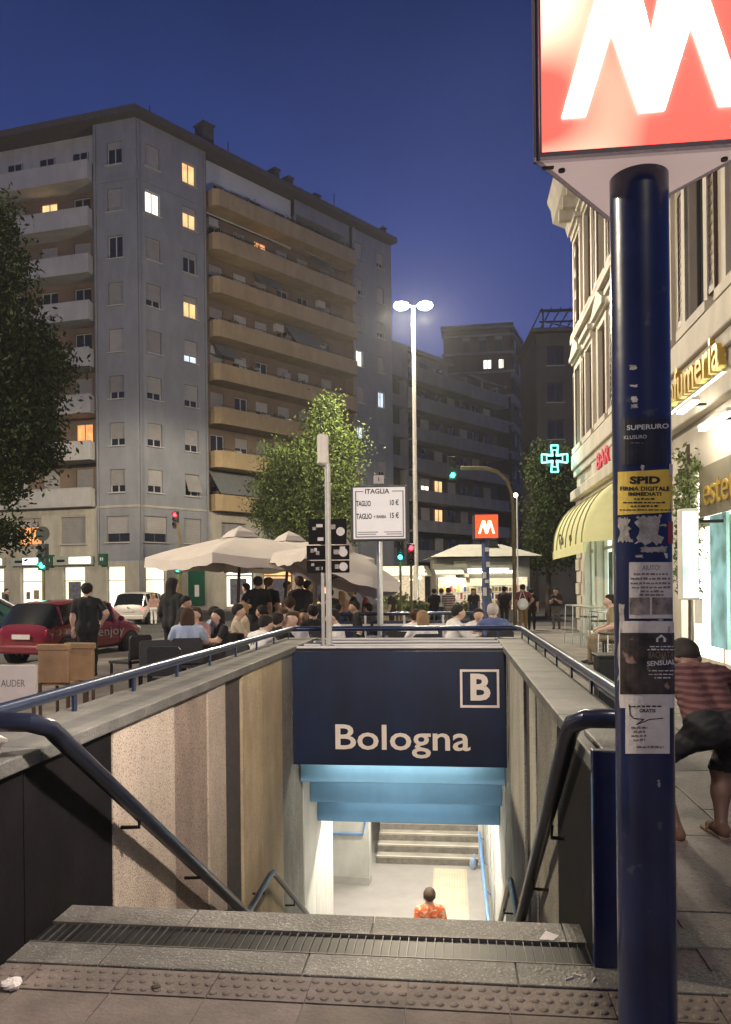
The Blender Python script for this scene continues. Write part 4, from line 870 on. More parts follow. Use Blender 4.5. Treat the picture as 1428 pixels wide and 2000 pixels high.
# posters on the pillar
fdir = Vector((-PC.x, -PC.y, 0)).normalized(); rdir = Vector((-fdir.y, fdir.x, 0)); rdir = rdir if rdir.x > 0 else -rdir
def pole_pt(px, py, out=.0):
    c0 = CX + FPX * PC.x / PC.y + ROLL * (py - HY); sx = max(-.99, min(.99, (px - c0) / 55.5)); a = math.asin(sx)
    q = PC + (fdir * math.cos(a) + rdir * sx) * (RP + out); z = EYE - ((py - HY) + ROLL * (px - CX)) / FPX * (q.y)
    return Vector((q.x, q.y, z))
def patch(name, x0, x1, y0, y1, m_, label=None, out=.0015, parent=None, jag=0., tilt=0., as_thing=None):
    b = MB(None, PC); nx, ny = 12, 2 if not jag else 9; vs = []
    for j in range(ny + 1):
        ja, jb = (random.uniform(-jag, jag), random.uniform(-jag, jag)) if jag else (0, 0)
        for i in range(nx + 1):
            f_ = i / nx; x = x0 + ja + (x1 + jb - x0 - ja) * f_; y = y0 + (y1 - y0) * j / ny + tilt * f_ + (random.uniform(-jag, jag) * .8 if jag and j in (0, ny) else 0)
            vs.append(pole_pt(x, y, out))
    nn = len(vs); vs += [v - (v - Vector((PC.x, PC.y, v.z))).normalized() * .0009 for v in vs]
    fs = []
    for j in range(ny):
        for i in range(nx): a = j * (nx + 1) + i; fs += [(a, a + 1, a + nx + 2, a + nx + 1), (nn + a, nn + a + nx + 1, nn + a + nx + 2, nn + a + 1)]
    b.add(vs, fs); o = b.build(name, m_, None); o.location = PC
    if parent: o.location = (0, 0, 0); o.parent = parent; 
    if label: tag(o, label, 'poster', 'posters stuck on the blue pillar')
    return o
def pole_text(parent, s, xc, yb, width, cap, m_, bold=0., out=.0026, tilt=0.):
    """px units of the photograph"""
    b = MB(None, PC); vs, fs, wd = text_geo(s, bold, 0.); kx = width / wd; kz = cap / .69
    b.add([pole_pt(xc + v[0] * kx, yb - v[1] * kz + tilt * v[0] * kx, out) for v in vs], fs); return b.build('lettering', m_, parent)
def pole_lines(parent, rows, m_, out=.0026):
    b = MB(None, PC)
    for x0, x1, y, h_ in rows:
        x = x0
        while x < x1:
            l_ = random.uniform(3, 9); e = min(x + l_, x1); hh = h_ * random.uniform(.7, 1.1)
            b.quad(pole_pt(x, y, out), pole_pt(e, y, out), pole_pt(e, y - hh, out), pole_pt(x, y - hh, out)); x = e + random.uniform(1.2, 2.5)
    return b.build('text_lines', m_, parent, kind='stuff')
M_ylw = mat('yellow_paper', (.72, .50, .07), .6, var=.08, scale=12, bump=.15, bscale=30); M_pap = mat('white_paper', (.62, .57, .54), .7, var=.1, scale=14, bump=.25, bscale=30, stain=.12)
M_torn = mat('torn_paper', (.40, .37, .34), .8, var=.35, scale=25, bump=.5, bscale=40, stain=.3); M_blk = mat('black_poster', (.02, .02, .022), .35, var=.6, scale=12); M_ink = mat('ink', (.02, .02, .02), .7); M_inkg = mat('grey_ink', (.16, .14, .13), .7)
M_wink = mat('white_ink', (.6, .6, .58), .6)
o = patch('sticker', 1216, 1304, 815, 908, M_blk, 'black sticker with white lettering, highest on the blue pillar')
pole_text(o, 'SUPERURO', 1264, 838, 74, 9, M_wink, .02, tilt=-.05); pole_text(o, 'KLUSURO', 1242, 857, 40, 7, M_wink, .0, tilt=-.05); pole_lines(o, [(1234, 1256, 866, 2)], M_inkg)
o = patch('poster', 1210, 1311, 922, 1006, M_ylw, 'yellow SPID poster with black lettering', tilt=-6)
pole_text(o, 'SPID', 1259, 944, 54, 13, M_ink, .05); pole_text(o, 'FIRMA DIGITALE', 1259, 958, 88, 7.5, M_ink, .035); pole_text(o, 'IMMEDIATI', 1259, 968, 58, 6.5, M_ink, .035)
pole_lines(o, [(1240, 1276, 976, 3.4), (1220, 1296, 983, 3), (1234, 1284, 990, 3.4), (1214, 1304, 997, 2.6)], M_ink)
patch('sticker', 1302, 1315, 906, 928, M_pap, 'small white sticker on the edge of the pillar above the yellow poster', .003)
o = patch('torn_poster', 1212, 1232, 1012, 1058, M_torn, 'narrow torn grey paper scrap under the yellow poster', jag=4.)
o = patch('torn_poster', 1244, 1288, 1008, 1062, M_torn, 'wide torn grey paper scrap under the yellow poster', jag=6.)
patch('torn_poster', 1252, 1298, 1068, 1078, M_torn, 'thin strip of torn paper above the AIUTO notice', jag=3., out=.001)
patch('red_sticker', 1300, 1318, 1018, 1062, mat('red_sticker', (.30, .05, .05), .6, var=.3), 'faded red sticker on the right edge of the pillar')
o = patch('poster', 1231, 1309, 1098, 1208, M_pap, 'white AIUTO notice with two photos')
pole_text(o, 'AIUTO!', 1270, 1113, 32, 9, M_inkg, .0); pole_lines(o, [(1240, 1300, 1123, 4), (1234, 1304, 1132, 4), (1234, 1304, 1141, 4), (1236, 1304, 1149, 4), (1252, 1292, 1157, 4), (1250, 1292, 1164, 4)], M_inkg)
M_pho = mat('photo_grey', (.20, .17, .15), .5, var=.8, scale=22)
b = patch('photo', 1232, 1268, 1167, 1200, M_pho, out=.0028, parent=o); b = patch('photo', 1272, 1308, 1167, 1200, M_pho, out=.0028, parent=o)
o = patch('poster', 1213, 1317, 1213, 1382, M_pap, 'white bordered dance poster with black picture', .0012, jag=1.)
patch('picture', 1215, 1315, 1236, 1356, mat('dance_picture', (.045, .035, .03), .4, var=.9, scale=14, speck=(.28, .18, .14), spscale=18, spth=.66), out=.0024, parent=o)
pole_text(o, 'BACHATA', 1288, 1285, 44, 12, mat('tan_ink', (.20, .15, .09), .6), .01, .0034); pole_text(o, 'SENSUAL', 1288, 1299, 50, 9, M_wink, .02, .0034, tilt=-.08)
pole_lines(o, [(1268, 1310, 1264, 2.4), (1264, 1312, 1270, 2.8), (1266, 1312, 1311, 2), (1266, 1310, 1318, 2), (1276, 1304, 1325, 2.4)], M_wink, .0034)
b = MB(None, PC); 
for q in ((1284, 1254), ): b.add([pole_pt(x, y, .0034) for x, y in ((1279, 1254), (1296, 1254), (1296, 1247), (1288, 1239), (1279, 1247))], [(0, 1, 2, 3, 4)])
b.build('emblem', M_wink, o)
o = patch('leaflet', 1225, 1303, 1378, 1472, M_pap, 'white GRATIS leaflet with a speech bubble, lowest on the pillar', .0030)
pole_text(o, 'GRATIS', 1264, 1391, 28, 6, M_ink, .03, .0042); pole_lines(o, [(1232, 1288, 1381, 3)], M_ink, .0042)
b = MB(None, PC); q = [(1232, 1376), (1234, 1396), (1240, 1403), (1258, 1405), (1244, 1416), (1268, 1405), (1291, 1403)]
q = [(a[0] + (b_[0] - a[0]) * k_ / 6, a[1] + (b_[1] - a[1]) * k_ / 6) for a, b_ in zip(q, q[1:]) for k_ in range(6)] + [q[-1]]
for (x0, y0), (x1, y1) in zip(q, q[1:]):
    dx, dy = x1 - x0, y1 - y0; L_ = math.hypot(dx, dy); nx_, ny_ = -dy / L_ * .9, dx / L_ * .9
    b.quad(pole_pt(x0 + nx_, y0 + ny_, .0042), pole_pt(x1 + nx_, y1 + ny_, .0042), pole_pt(x1 - nx_, y1 - ny_, .0042), pole_pt(x0 - nx_, y0 - ny_, .0042))
b.build('speech_bubble', M_ink, o)
pole_lines(o, [(1236, 1264, 1423, 4), (1240, 1260, 1431, 4), (1236, 1262, 1439, 4), (1240, 1260, 1447, 4), (1246, 1292, 1461, 4)], M_inkg, .0042)
patch('paper_strip', 1211, 1222, 1180, 1330, M_torn, 'ragged strip of paper down the left edge of the pillar', .0008, jag=3.)

for i in range(16):       # glue and scraps of older posters
    x = random.uniform(1216, 1300); y = random.choice([random.uniform(860, 915), random.uniform(1010, 1095), random.uniform(1205, 1235), random.uniform(1475, 1560), random.uniform(700, 810)]); w_ = random.uniform(3, 12); h_ = random.uniform(3, 14)
    patch('glue_residue', x, x + w_, y, y + h_, M_torn if i % 3 else M_pap, out=.0007, parent=pil, jag=2.2).rotation_euler = (0, 0, TH)
# ---------------- second M sign in the distance
p = W(949, 1142, 23.4); t = thing('metro_pillar', 'distant blue pillar with a small lit red M box above the tables', 'station sign', (p.x, 23.4, 0), -TH * .3)
z = lambda y: EYE + (HY - y) / FPX * 23.4
MB().lathe([(.13, 0), (.115, .03), (.115, z(1055))], 16).build('pole', mat('far_blue_pole', (.03, .05, .14), .5, var=.35, scale=4), t, True)
for y0, y1, q in ((1100, 1110, .06), (1120, 1132, -.05), (1135, 1141, .02), (1150, 1166, -.04), (1072, 1080, .03)):
    MB().box(q - .06, q + .05, -.127, -.119, z(y1), z(y0)).build('sticker', M_pap, t)
MB().box(-.36, .36, -.30, .3, z(1055), z(1009)).build('box', M_mbox, t)
G_mo = glow('far_m_red', (1., .085, .02), 1.15, .1, 2.); m_face(t, frame((0, -.335, 0), (1, 0, 0), (0, -1, 0)), .73, z(1056), z(1008), .00169 * .86, z(1046), 0, G_mo, glow('far_m_white', (1., .80, .55), 2.2))

# ---------------- pharmacy cross
p = W(1083, 895, 26.2); t = thing('pharmacy_cross', 'glowing turquoise pharmacy cross sticking out from the cream building', 'sign', (p.x, 26.2, p.z), 0)
k_ = 26.2 / FPX; G_cross = glow('cross_green', (.22, 1., .80), 2.6)
MB().box(-.30, .30, .0, .10, -.30, .30).build('case', M_dark, t, bevel=.02)
outl = [(-7, 25), (7, 25), (5, 6), (25, 8), (25, -9), (5, -7), (7, -27), (-7, -27), (-5, -7), (-25, -9), (-25, 8), (-5, 6)]
m = MB(); m.poly([(x * k_ * .98, z_ * k_ * .98) for x, z_ in outl], 'y', .0, .08); m.build('cross_back', M_dark, t)
m = MB()
for i in range(12):
    (x0, z0), (x1, z1) = outl[i], outl[(i + 1) % 12]; m.tube([(x0 * k_, -.02, z0 * k_), (x1 * k_, -.02, z1 * k_)], .026, 6)
for i in range(0, 12): 
    (x0, z0), (x1, z1) = outl[i], outl[(i + 1) % 12]; m.tube([(x0 * k_ * .62, -.02, z0 * k_ * .62), (x1 * k_ * .62, -.02, z1 * k_ * .62)], .014, 5)
m.build('neon_tube', G_cross, t, True)
q = MB(); q.tube([(.40, .05, .12), (.85, .05, .12)], .02, 6); q.build('bracket', M_dark, t)
l = bpy.data.lights.new('cross_glow', 'POINT'); l.energy = 25; l.color = (.2, 1, .8); l.shadow_soft_size = .3; lo = bpy.data.objects.new('cross_glow', l); COL.objects.link(lo); lo.parent = t; lo.location = (0, -.5, 0)

# ---------------- price board
Yb = 14.0; z = lambda y: EYE + (HY - y) / FPX * Yb; p = W(742, 1142, Yb)
t = thing('price_board', 'white lit price board in a dark frame reading TAGLIO above the tables', 'sign', (p.x, Yb, 0), -R(3))
kx = Yb / FPX; X = lambda x: (x - 742) * kx
MB().tube([(0, .05, 0), (0, .05, z(1058))], .055, 12).build('pole', M_steel, t, True)
MB().box(X(687), X(798), -.06, .1, z(1057), z(949)).build('frame', mat('board_frame', (.055, .06, .055), .5), t, bevel=.015)
M_board = mat('board_white', (.62, .58, .55), .6, var=.04, emit=(.80, .72, .68), es=.42)
MB().box(X(692), X(793), -.07, -.061, z(1053), z(953)).build('panel', M_board, t)
for x0, x1, y0, y1 in ((696, 698, 960, 1049), (788, 790, 960, 1049), (696, 790, 1048, 1050), (696, 712, 960, 961.5), (768, 790, 960, 961.5)): MB().box(X(x0), X(x1), -.0735, -.0705, z(y1), z(y0)).build('border_line', M_inkg, t)
def btxt(s, xc, yb, wd, cap, bold=.0, m_=M_ink): m = MB(); put_text(m, s, wd * kx, cap * kx, lambda a, b, c: (X(xc) + a, -.0715 - c, z(yb) + b), bold, .002); return m.build('lettering', m_, t)
btxt('ITAGLIA', 739, 965, 47, 9, .02); btxt('TAGLIO', 712, 989, 29, 10, .025); btxt('10 €', 772, 988, 17, 10, .02); btxt('TAGLIO', 713, 1014, 30, 10, .025); btxt('+ BARBA', 744, 1013, 24, 6, .02); btxt('15 €', 772, 1013, 17, 10, .02)
m = MB()
for x0, x1, y in ((700, 740, 1040), (700, 736, 1044), (752, 786, 1040), (756, 786, 1044)): m.box(X(x0), X(x1), -.073, -.0705, z(y + .7), z(y - .7))
m.build('small_print', M_inkg, t, kind='stuff')
MB().box(X(732), X(752), -.02, .05, z(945), z(929)).build('small_plate', M_pap, t); m = MB(); put_text(m, 'i', .02, .07, lambda a, b, c: (a, -.021 - c, z(940) + b), .02); m.build('plate_mark', M_ink, t)

# ---------------- white pole with stickered plates at the end of the well
Yw = 9.75; z = lambda y: EYE + (HY - y) / FPX * Yw; p = W(642, 1142, Yw); kx = Yw / FPX; X = lambda x: (x - 640) * kx
t = thing('aerial_pole', 'slim pale pole with a cylinder on top and black stickered plates', 'pole', (p.x, Yw, ZC - .05))
Z = lambda y: z(y) - (ZC - .05)
MB().tube([(0, 0, 0), (0, 0, Z(905))], .037, 12).build('pole', M_polew, t, True); MB().tube([(-.075, .03, 0), (-.075, .03, Z(1118))], .022, 8).build('stay', M_polew, t, True)
MB().lathe([(.04, Z(908)), (.072, Z(904)), (.072, Z(850)), (.06, Z(848))], 18, (-.055, 0)).build('cylinder', mat('pale_cylinder', (.55, .51, .44), .5, var=.08), t, True)
MB().tube([(-.08, 0, Z(848)), (-.08, 0, Z(812))], .008, 6).build('aerial', M_dark, t)
MB().lathe([(.09, 0), (.09, .03), (.05, .05)], 12).build('foot', M_steel, t)
for x0, x1, y0, y1 in ((597, 681, 1094, 1118), (597, 681, 1064, 1092), (601, 676, 1012, 1062)):
    o = MB().box(X(x0), X(x1), .05, .062, Z(y1), Z(y0)).build('plate', M_black, t, bevel=.004)
    for q in range(5):
        sx = random.uniform(x0 + 3, x1 - 14); sy = random.uniform(y0 + 2, y1 - 11); MB().box(X(sx), X(sx + random.uniform(5, 13)), .045, .0495, Z(sy + random.uniform(5, 10)), Z(sy)).build('sticker', [M_pap, M_torn, M_torn][q % 3], o)
    m = MB(); lathe_x(m, [(.055, .044), (.055, .0495)], (X(x1 - 12), 0, Z((y0 + y1) / 2)), 14); m.build('round_sticker', M_pap, o)
# ================================================================== TREES AND PLANTS
M_bark = mat('bark', (.06, .045, .032), .9, var=.3, scale=8, bump=.6, bscale=20)
M_leaf = mat('leaf', (.075, .105, .028), .6, var=.45, scale=1.6); M_leafd = mat('leaf_dark', (.024, .036, .012), .9, var=.5, scale=1.2); M_leafy = mat('leaf_light', (.10, .13, .035), .6, var=.45, scale=2.)
for m_ in (M_leaf, M_leafd): m_.node_tree.nodes['Principled BSDF'].inputs['Specular IOR Level'].default_value = .12
def leaves(name, blobs, n, size, m_, parent, spread=.32, seed=1, off=(0, 0, 0), kind=None):
    """blobs: (centre, radii, weight). leaf faces gathered in clumps through the volume"""
    rng = np.random.default_rng(seed); V = []; wt = np.array([b[2] for b in blobs], float); wt /= wt.sum()
    cl = []; ncl = max(8, n // 38)
    for b, k in zip(blobs, rng.multinomial(ncl, wt)):
        d = rng.normal(size=(k, 3)); d /= np.linalg.norm(d, axis=1)[:, None]; r = rng.random(k) ** .42
        cl.append(np.array(b[0]) + d * r[:, None] * np.array(b[1]))
    cl = np.concatenate(cl); cs = rng.uniform(.5, 1.35, len(cl)) * spread
    idx = rng.integers(0, len(cl), n); c = cl[idx] + rng.normal(size=(n, 3)) * cs[idx][:, None] * np.array([1, 1, .75])
    a = rng.normal(size=(n, 3)); a[:, 2] -= .5; a /= np.linalg.norm(a, axis=1)[:, None]
    t = rng.normal(size=(n, 3)); t -= a * (t * a).sum(1)[:, None]; t /= np.linalg.norm(t, axis=1)[:, None]
    s = size * rng.uniform(.6, 1.3, n)[:, None]; b = np.cross(a, t)
    P = np.stack([c - a * s, c + t * s * .42 + b * s * .1, c + a * s, c - t * s * .42 + b * s * .1], 1).reshape(-1, 3) - np.array(off)
    me = bpy.data.meshes.new(name); me.vertices.add(4 * n); me.vertices.foreach_set('co', P.astype(np.float32).ravel()); me.loops.add(4 * n); me.loops.foreach_set('vertex_index', np.arange(4 * n, dtype=np.int32))
    me.polygons.add(n); me.polygons.foreach_set('loop_start', np.arange(0, 4 * n, 4, dtype=np.int32)); me.polygons.foreach_set('loop_total', np.full(n, 4, dtype=np.int32)); me.update(); me.validate(); me.materials.append(m_)
    return ob(name, me, parent, kind=kind)
def tree(lab, cat, base, trunk, blobs, n, size, m_, seed, group=None, spread=.32, name='tree'):
    t = thing(name, lab, cat, base, 0, group); b0 = Vector(base); m = MB()
    top = Vector(trunk) - b0; m.tube([(0, 0, 0), top * .5 + Vector((.05, 0, 0)), top], [.17, .13, .07], 10)
    rng = random.Random(seed)
    for bl in blobs[:7]:
        q = Vector(bl[0]) - b0; s_ = top * rng.uniform(.45, .9); m.tube([s_, (s_ + q) / 2 + Vector((0, 0, .2)), q], [.06, .04, .015], 6)
    m.build('trunk', M_bark, t, True)
    leaves('crown', blobs, n, size, m_, t, spread, seed, base); return t
def BL(px, py, Y, rx, rz, wt=1., ry=None):
    p = W(px, py, Y); k = Y / FPX; return ((p.x, p.y, p.z), (rx * k, (ry or rx) * k, rz * k), wt)
# centre tree with two leader shoots
Yt = 40.; g0 = W(612, 1142, Yt); 
tree('bushy green tree with two pointed leader shoots behind the parasols', 'tree', (g0.x, Yt, -.12), (g0.x + .1, Yt, 4.5), [BL(602, 925, Yt, 80, 52, 3), BL(560, 960, Yt, 66, 70, 2), BL(640, 950, Yt, 66, 85, 2.4), BL(628, 872, Yt, 46, 36, 1.4), BL(641, 835, Yt, 15, 36, .9), BL(642, 800, Yt, 5, 26, .5), BL(621, 838, Yt, 6, 28, .45), BL(548, 900, Yt, 26, 40, .6), BL(672, 880, Yt, 34, 46, 1.), BL(585, 1020, Yt, 80, 60, 2.6), BL(650, 1010, Yt, 60, 60, 1.6), BL(528, 990, Yt, 36, 50, 1.)], 44000, .095, M_leaf, 3, spread=.38)
# big dark plane tree on the left
Yt = 21.; g0 = W(-95, 1142, Yt)
tree('big dark plane tree leaning in at the left edge', 'tree', (g0.x, Yt, 0), (g0.x + .3, Yt, 5.0), [BL(-40, 640, Yt, 110, 130, 3), BL(40, 730, Yt, 90, 90, 3), BL(35, 830, Yt, 75, 90, 3), BL(15, 640, Yt, 95, 75, 2), BL(-10, 520, Yt, 62, 60, 1.4), BL(-10, 940, Yt, 66, 50, 1.5), BL(0, 1040, Yt, 44, 28, .7), BL(88, 700, Yt, 36, 50, .9), BL(-20, 430, Yt, 48, 50, 1.), BL(60, 880, Yt, 50, 55, 1.2), BL(-60, 800, Yt, 80, 140, 2)], 30000, .088, M_leafd, 5, spread=.27)
# dark trees at the right end of the street
Yt = 40.; g0 = W(1070, 1142, Yt)
tree('tall dark tree standing left of the cream building below the green cross', 'tree', (g0.x, Yt, -.12), (g0.x, Yt, 3.5), [BL(1072, 1010, Yt, 36, 110, 3), BL(1064, 920, Yt, 26, 50, 1.5), BL(1098, 960, Yt, 26, 100, 2), BL(1050, 1060, Yt, 22, 60, 1), BL(1105, 1060, Yt, 24, 70, 1.3), BL(1085, 905, Yt, 22, 40, 1)], 16000, .10, M_leafd, 8, spread=.32)
# ivy on the cream building right of the pillar
t = thing('ivy', 'column of pale green ivy climbing the cream building right of the blue pillar', 'plant', S(UF - .15, 13.9, 0), -TH)
m = MB(); m.tube([(0, 0, 0), (.05, .1, 2), (-.02, -.1, 4.0)], .03, 6); m.build('stem', M_bark, t)
leaves('foliage', [((0, 0, z_), (.16, .42, .6), 1) for z_ in (1.8, 2.4, 3.0, 3.5)], 2200, .055, M_leafy, t, .10, 11)
# hedge and shrubs in the middle of the square
for i, (px, py, Y, rx, rz, lab) in enumerate(((775, 1178, 31., 30, 20, 'low yellow green shrub right of the price board pole'), (815, 1190, 30., 28, 16, 'low yellow green shrub at the foot of the lamp mast'), (895, 1192, 30., 34, 14, 'low yellow green shrub in front of the newsstand'))):
    g0 = W(px, HY, Y); t = thing('shrub', lab, 'shrub', (g0.x, Y, 0), 0, 'low shrubs in the square'); MB().tube([(0, 0, 0), (0, 0, .4)], .04, 6).build('stem', M_bark, t)
    p, r_, w_ = BL(px, py, Y, rx, rz); leaves('foliage', [((0, 0, p[2]), r_, 1)], 1500, .07, M_leafy, t, .12, 20 + i)

# ================================================================== PARASOLS
M_canv = mat('beige_canvas', (.62, .56, .51), .85, var=.07, scale=2., bump=.12, bscale=8, rnd=.04); M_wood = mat('dark_wood', (.07, .045, .03), .6, var=.25, scale=8)
def parasol(lab, c, rz, half, ze, za, pole_tilt=(0, 0), tilt=0., val=.22, tint=M_canv):
    t = thing('parasol', lab, 'parasol', (c[0], c[1], 0), rz, 'beige parasols over the cafe tables')
    Tm = Matrix.Translation((0, 0, ze)) @ Matrix.Rotation(tilt, 4, 'Y') @ Matrix.Translation((0, 0, -ze))
    m = MB(Tm); n = 12; cor = [(-half, -half), (half, -half), (half, half), (-half, half)]; ring = []
    for i in range(4):
        (ax, ay), (bx, by) = cor[i], cor[(i + 1) % 4]
        for k in range(n): f_ = k / n; ring.append((ax + (bx - ax) * f_, ay + (by - ay) * f_))
    N4 = len(ring); vs = []; lv = [1., .8, .6, .4, .2, .06]
    for l_ in lv:
        for i, (x, y) in enumerate(ring):
            f_ = (i % n) / n; sag = math.sin(math.pi * f_) * .16 * l_ * (1 if l_ > .1 else 0) * (.5 + .5 * l_)
            vs.append((x * l_, y * l_, ze + (za - ze) * ((1 - l_) ** .85) - sag * .75))
    fs = [(j * N4 + i, j * N4 + (i + 1) % N4, (j + 1) * N4 + (i + 1) % N4, (j + 1) * N4 + i) for j in range(len(lv) - 1) for i in range(N4)]
    fs.append(tuple((len(lv) - 1) * N4 + i for i in range(N4))); m.add(vs, fs); m.build('canopy', tint, t, True)
    m = MB(Tm); vs = []
    for q, (dz, o_) in enumerate(((0, 0), (-val, .012))):
        for i, (x, y) in enumerate(ring):
            f_ = (i % n) / n; sag = math.sin(math.pi * f_) * .16 * .75; wv_ = 1 + (.010 * math.sin(i * 2.1) if q else 0) + o_ / half
            vs.append((x * wv_, y * wv_, ze + dz - sag + (.025 * math.sin(i * 1.7) if q else 0)))
    m.add(vs, [(i, (i + 1) % N4, N4 + (i + 1) % N4, N4 + i) for i in range(N4)]); m.build('valance', tint, t, True)
    m = MB(Tm); m.add([(x * .13 * half, y * .13 * half, za - .04 + .10) for x, y in ((-1, -1), (1, -1), (1, 1), (-1, 1))] + [(0, 0, za + .20)] + [(x * .2 * half, y * .2 * half, za - .08) for x, y in ((-1, -1), (1, -1), (1, 1), (-1, 1))], [(0, 1, 4), (1, 2, 4), (2, 3, 4), (3, 0, 4), (0, 5, 6, 1), (1, 6, 7, 2), (2, 7, 8, 3), (3, 8, 5, 0)]); m.build('vent_cap', tint, t)
    MB().tube([(pole_tilt[0], pole_tilt[1], .05), (0, 0, za)], .038, 10).build('pole', M_wood, t, True)
    for x, y in cor: m = MB(Tm); m.tube([(x * .03, y * .03, za - .12), (x * .985, y * .985, ze - .02)], .014, 6); m.build('rib', M_wood, t); m = MB(Tm); m.tube([(x * .02, y * .02, ze - .25), (x * .5, y * .5, (ze + za) / 2 - .12)], .011, 6); m.build('strut', M_wood, t)
    MB().box(-.35 + pole_tilt[0], .35 + pole_tilt[0], -.35 + pole_tilt[1], .35 + pole_tilt[1], 0, .06).build('base', M_dark, t)
    return t
p = W(470, HY, 18.4); parasol('largest beige parasol at the left of the cafe terrace', (p.x, 18.4), R(40), 1.65, 2.36, 2.88, (-.12, 0))
p = W(566, HY, 20.5); parasol('beige parasol standing behind the largest one', (p.x, 20.5), R(38), 1.6, 2.33, 2.90, (-.25, 0))
p = W(655, HY, 16.2); parasol('tilted beige parasol behind the stickered plates', (p.x, 16.2), R(25), 1.05, 2.03, 2.52, (-.3, 0), R(19))

# ================================================================== VEHICLES
M_tyre = mat('tyre', (.015, .015, .015), .8); M_rim = mat('rim', (.35, .35, .35), .35, metal=.7); M_cglass = mat('car_glass', (.012, .013, .014), .12, var=.1)
G_tail = glow('tail_light_on', (1., .05, .06), 5.); M_tail = mat('tail_light_off', (.25, .01, .012), .2, coat=.5); M_lampg = mat('headlamp', (.5, .5, .5), .1, coat=.5)
def car(name, lab, loc, rz, L, Wd, H, paint, prof, tail_on=False, text=None, mark=None):
    """local: x forward (nose at +L/2), y left. prof: stations (x, zlow, zbelt, ztop, half width at belt, half width at top)"""
    t = thing(name, lab, 'car', loc, rz); n = len(prof); ring = []
    for x, zl, zb, zt, wb, wt in prof:
        half_ = [(0, zl), (wb * .78, zl), (wb * .97, zl + .10), (wb * 1.0, (zl + zb) / 2 + .05), (wb * .985, zb - .06), (wb * .955, zb), (wt + .03, zt - .07), (wt * .85, zt - .015), (0, zt)]
        ring.append([(x, y, z_) for y, z_ in half_] + [(x, -y, z_) for y, z_ in half_[-2:0:-1]])
    k = len(ring[0]); vs = [p for r_ in ring for p in r_]
    gl = []; bd = []
    for i in range(n - 1):
        for j in range(k):
            f_ = (i * k + j, i * k + (j + 1) % k, (i + 1) * k + (j + 1) % k, (i + 1) * k + j)
            cab0 = prof[i][3] - prof[i][2]; cab1 = prof[i + 1][3] - prof[i + 1][2]
            side = j in (5, 10); top = j in (6, 7, 8, 9)
            (gl if (side and max(cab0, cab1) > .25 and min(cab0, cab1) > .04) or (top and abs(cab0 - cab1) > .2) else bd).append(f_)
    m = MB(); m.add(vs, bd + [tuple(range(k))[::-1], tuple(range((n - 1) * k, n * k))]); b = m.build('body', paint, t, 'all'); s_ = b.modifiers.new('s', 'SUBSURF'); s_.levels = s_.render_levels = 1
    m = MB(); m.add(vs, gl); g_ = m.build('window_glass', M_cglass, t, 'all')
    # pillars
    m = MB()
    for i in range(1, n - 1):
        if prof[i][3] - prof[i][2] > .3:
            for s2 in (0, 1):
                a, b2 = (ring[i][5], ring[i][6]) if s2 == 0 else (ring[i][11], ring[i][10]); m.tube([Vector(a), Vector(b2)], .035, 6)
    if m.v: m.build('pillar', paint, t)
    r_ = .30
    for x in (-L / 2 + .62, L / 2 - .68):
        for sy in (1, -1):
            y = sy * (Wd / 2 - .09); Mw = Matrix.Translation((x, y, r_)) @ Matrix.Rotation(R(90), 4, 'X')
            w_ = MB(Mw).lathe([(r_ * .7, -.10), (r_ * .97, -.09), (r_, -.04), (r_, .04), (r_ * .97, .09), (r_ * .7, .10)], 22).build('wheel', M_tyre, t, True)
            q = MB(Mw); q.lathe([(r_ * .68, -.105), (r_ * .68, .105)], 20); 
            q.build('rim', M_dark, w_, True); q = MB(Mw)
            for a in range(5):
                ca, sa = math.cos(a * 1.2566), math.sin(a * 1.2566)
                for zz in (-.108, .108): q.add([(ca * .03 - sa * .03, sa * .03 + ca * .03, zz), (ca * .03 + sa * .03, sa * .03 - ca * .03, zz), (ca * .2 + sa * .025, sa * .2 - ca * .025, zz), (ca * .2 - sa * .025, sa * .2 + ca * .025, zz)], [(0, 1, 2, 3)])
            q.build('spokes', M_rim, w_)
            MB(Mw).lathe([(r_ + .06, -.075), (r_ + .06, .075)], 22).build('wheel_arch', M_dark, t, True)
    xb = -L / 2
    for sy in (1, -1):
        m = MB(); m.ball((xb + .10, sy * Wd * .39, prof[1][2] - .12), (.07, .075, .13), 10, 7); m.build('tail_light', G_tail if tail_on else M_tail, t, True)
        m = MB(); m.ball((L / 2 - .16, sy * Wd * .37, .66), (.1, .11, .1), 10, 7); m.build('headlight', M_lampg, t, True)
        m = MB(); m.ball((L * .16, sy * (Wd / 2 + .09), prof[2][2] + .06), (.06, .1, .07), 8, 6); m.build('mirror', paint, t, True)
        m = MB(); m.box(-.18, -.02, sy * (Wd / 2 - .004) - .012, sy * (Wd / 2 - .004) + .012, .84, .865); m.build('door_handle', M_rim, t)
        for xg in (-.42, .62): m = MB(); m.box(xg, xg + .006, sy * Wd / 2 - .012, sy * Wd / 2 + .003, .3, .9); m.build('door_gap', M_dark, t)
    MB().box(xb - .035, xb - .02, -.26, .26, .60, .71).build('number_plate', M_pap, t); MB().box(xb - .05, xb + .12, -Wd * .46, Wd * .46, .26, .46).build('bumper', paint, t, bevel=.04); MB().box(L / 2 - .14, L / 2 + .03, -Wd * .44, Wd * .44, .26, .5).build('bumper', paint, t, bevel=.05)
    if text:
        s, xc, zc, wd_, cap = text; m = MB(); put_text(m, s, wd_, cap, lambda a, b, c: (xc + a, -(Wd / 2 + .006) - c, zc + b), .0, .003); m.build('lettering', mat('door_print', (.30, .29, .29), .6), t)
    if mark: m = MB(); m.lathe([(.04, 0), (.04, .01)], 12); mm = m.build('badge', M_rim, t); mm.location = (xb - .03, 0, .82); mm.rotation_euler = (0, -R(90), 0)
    return t
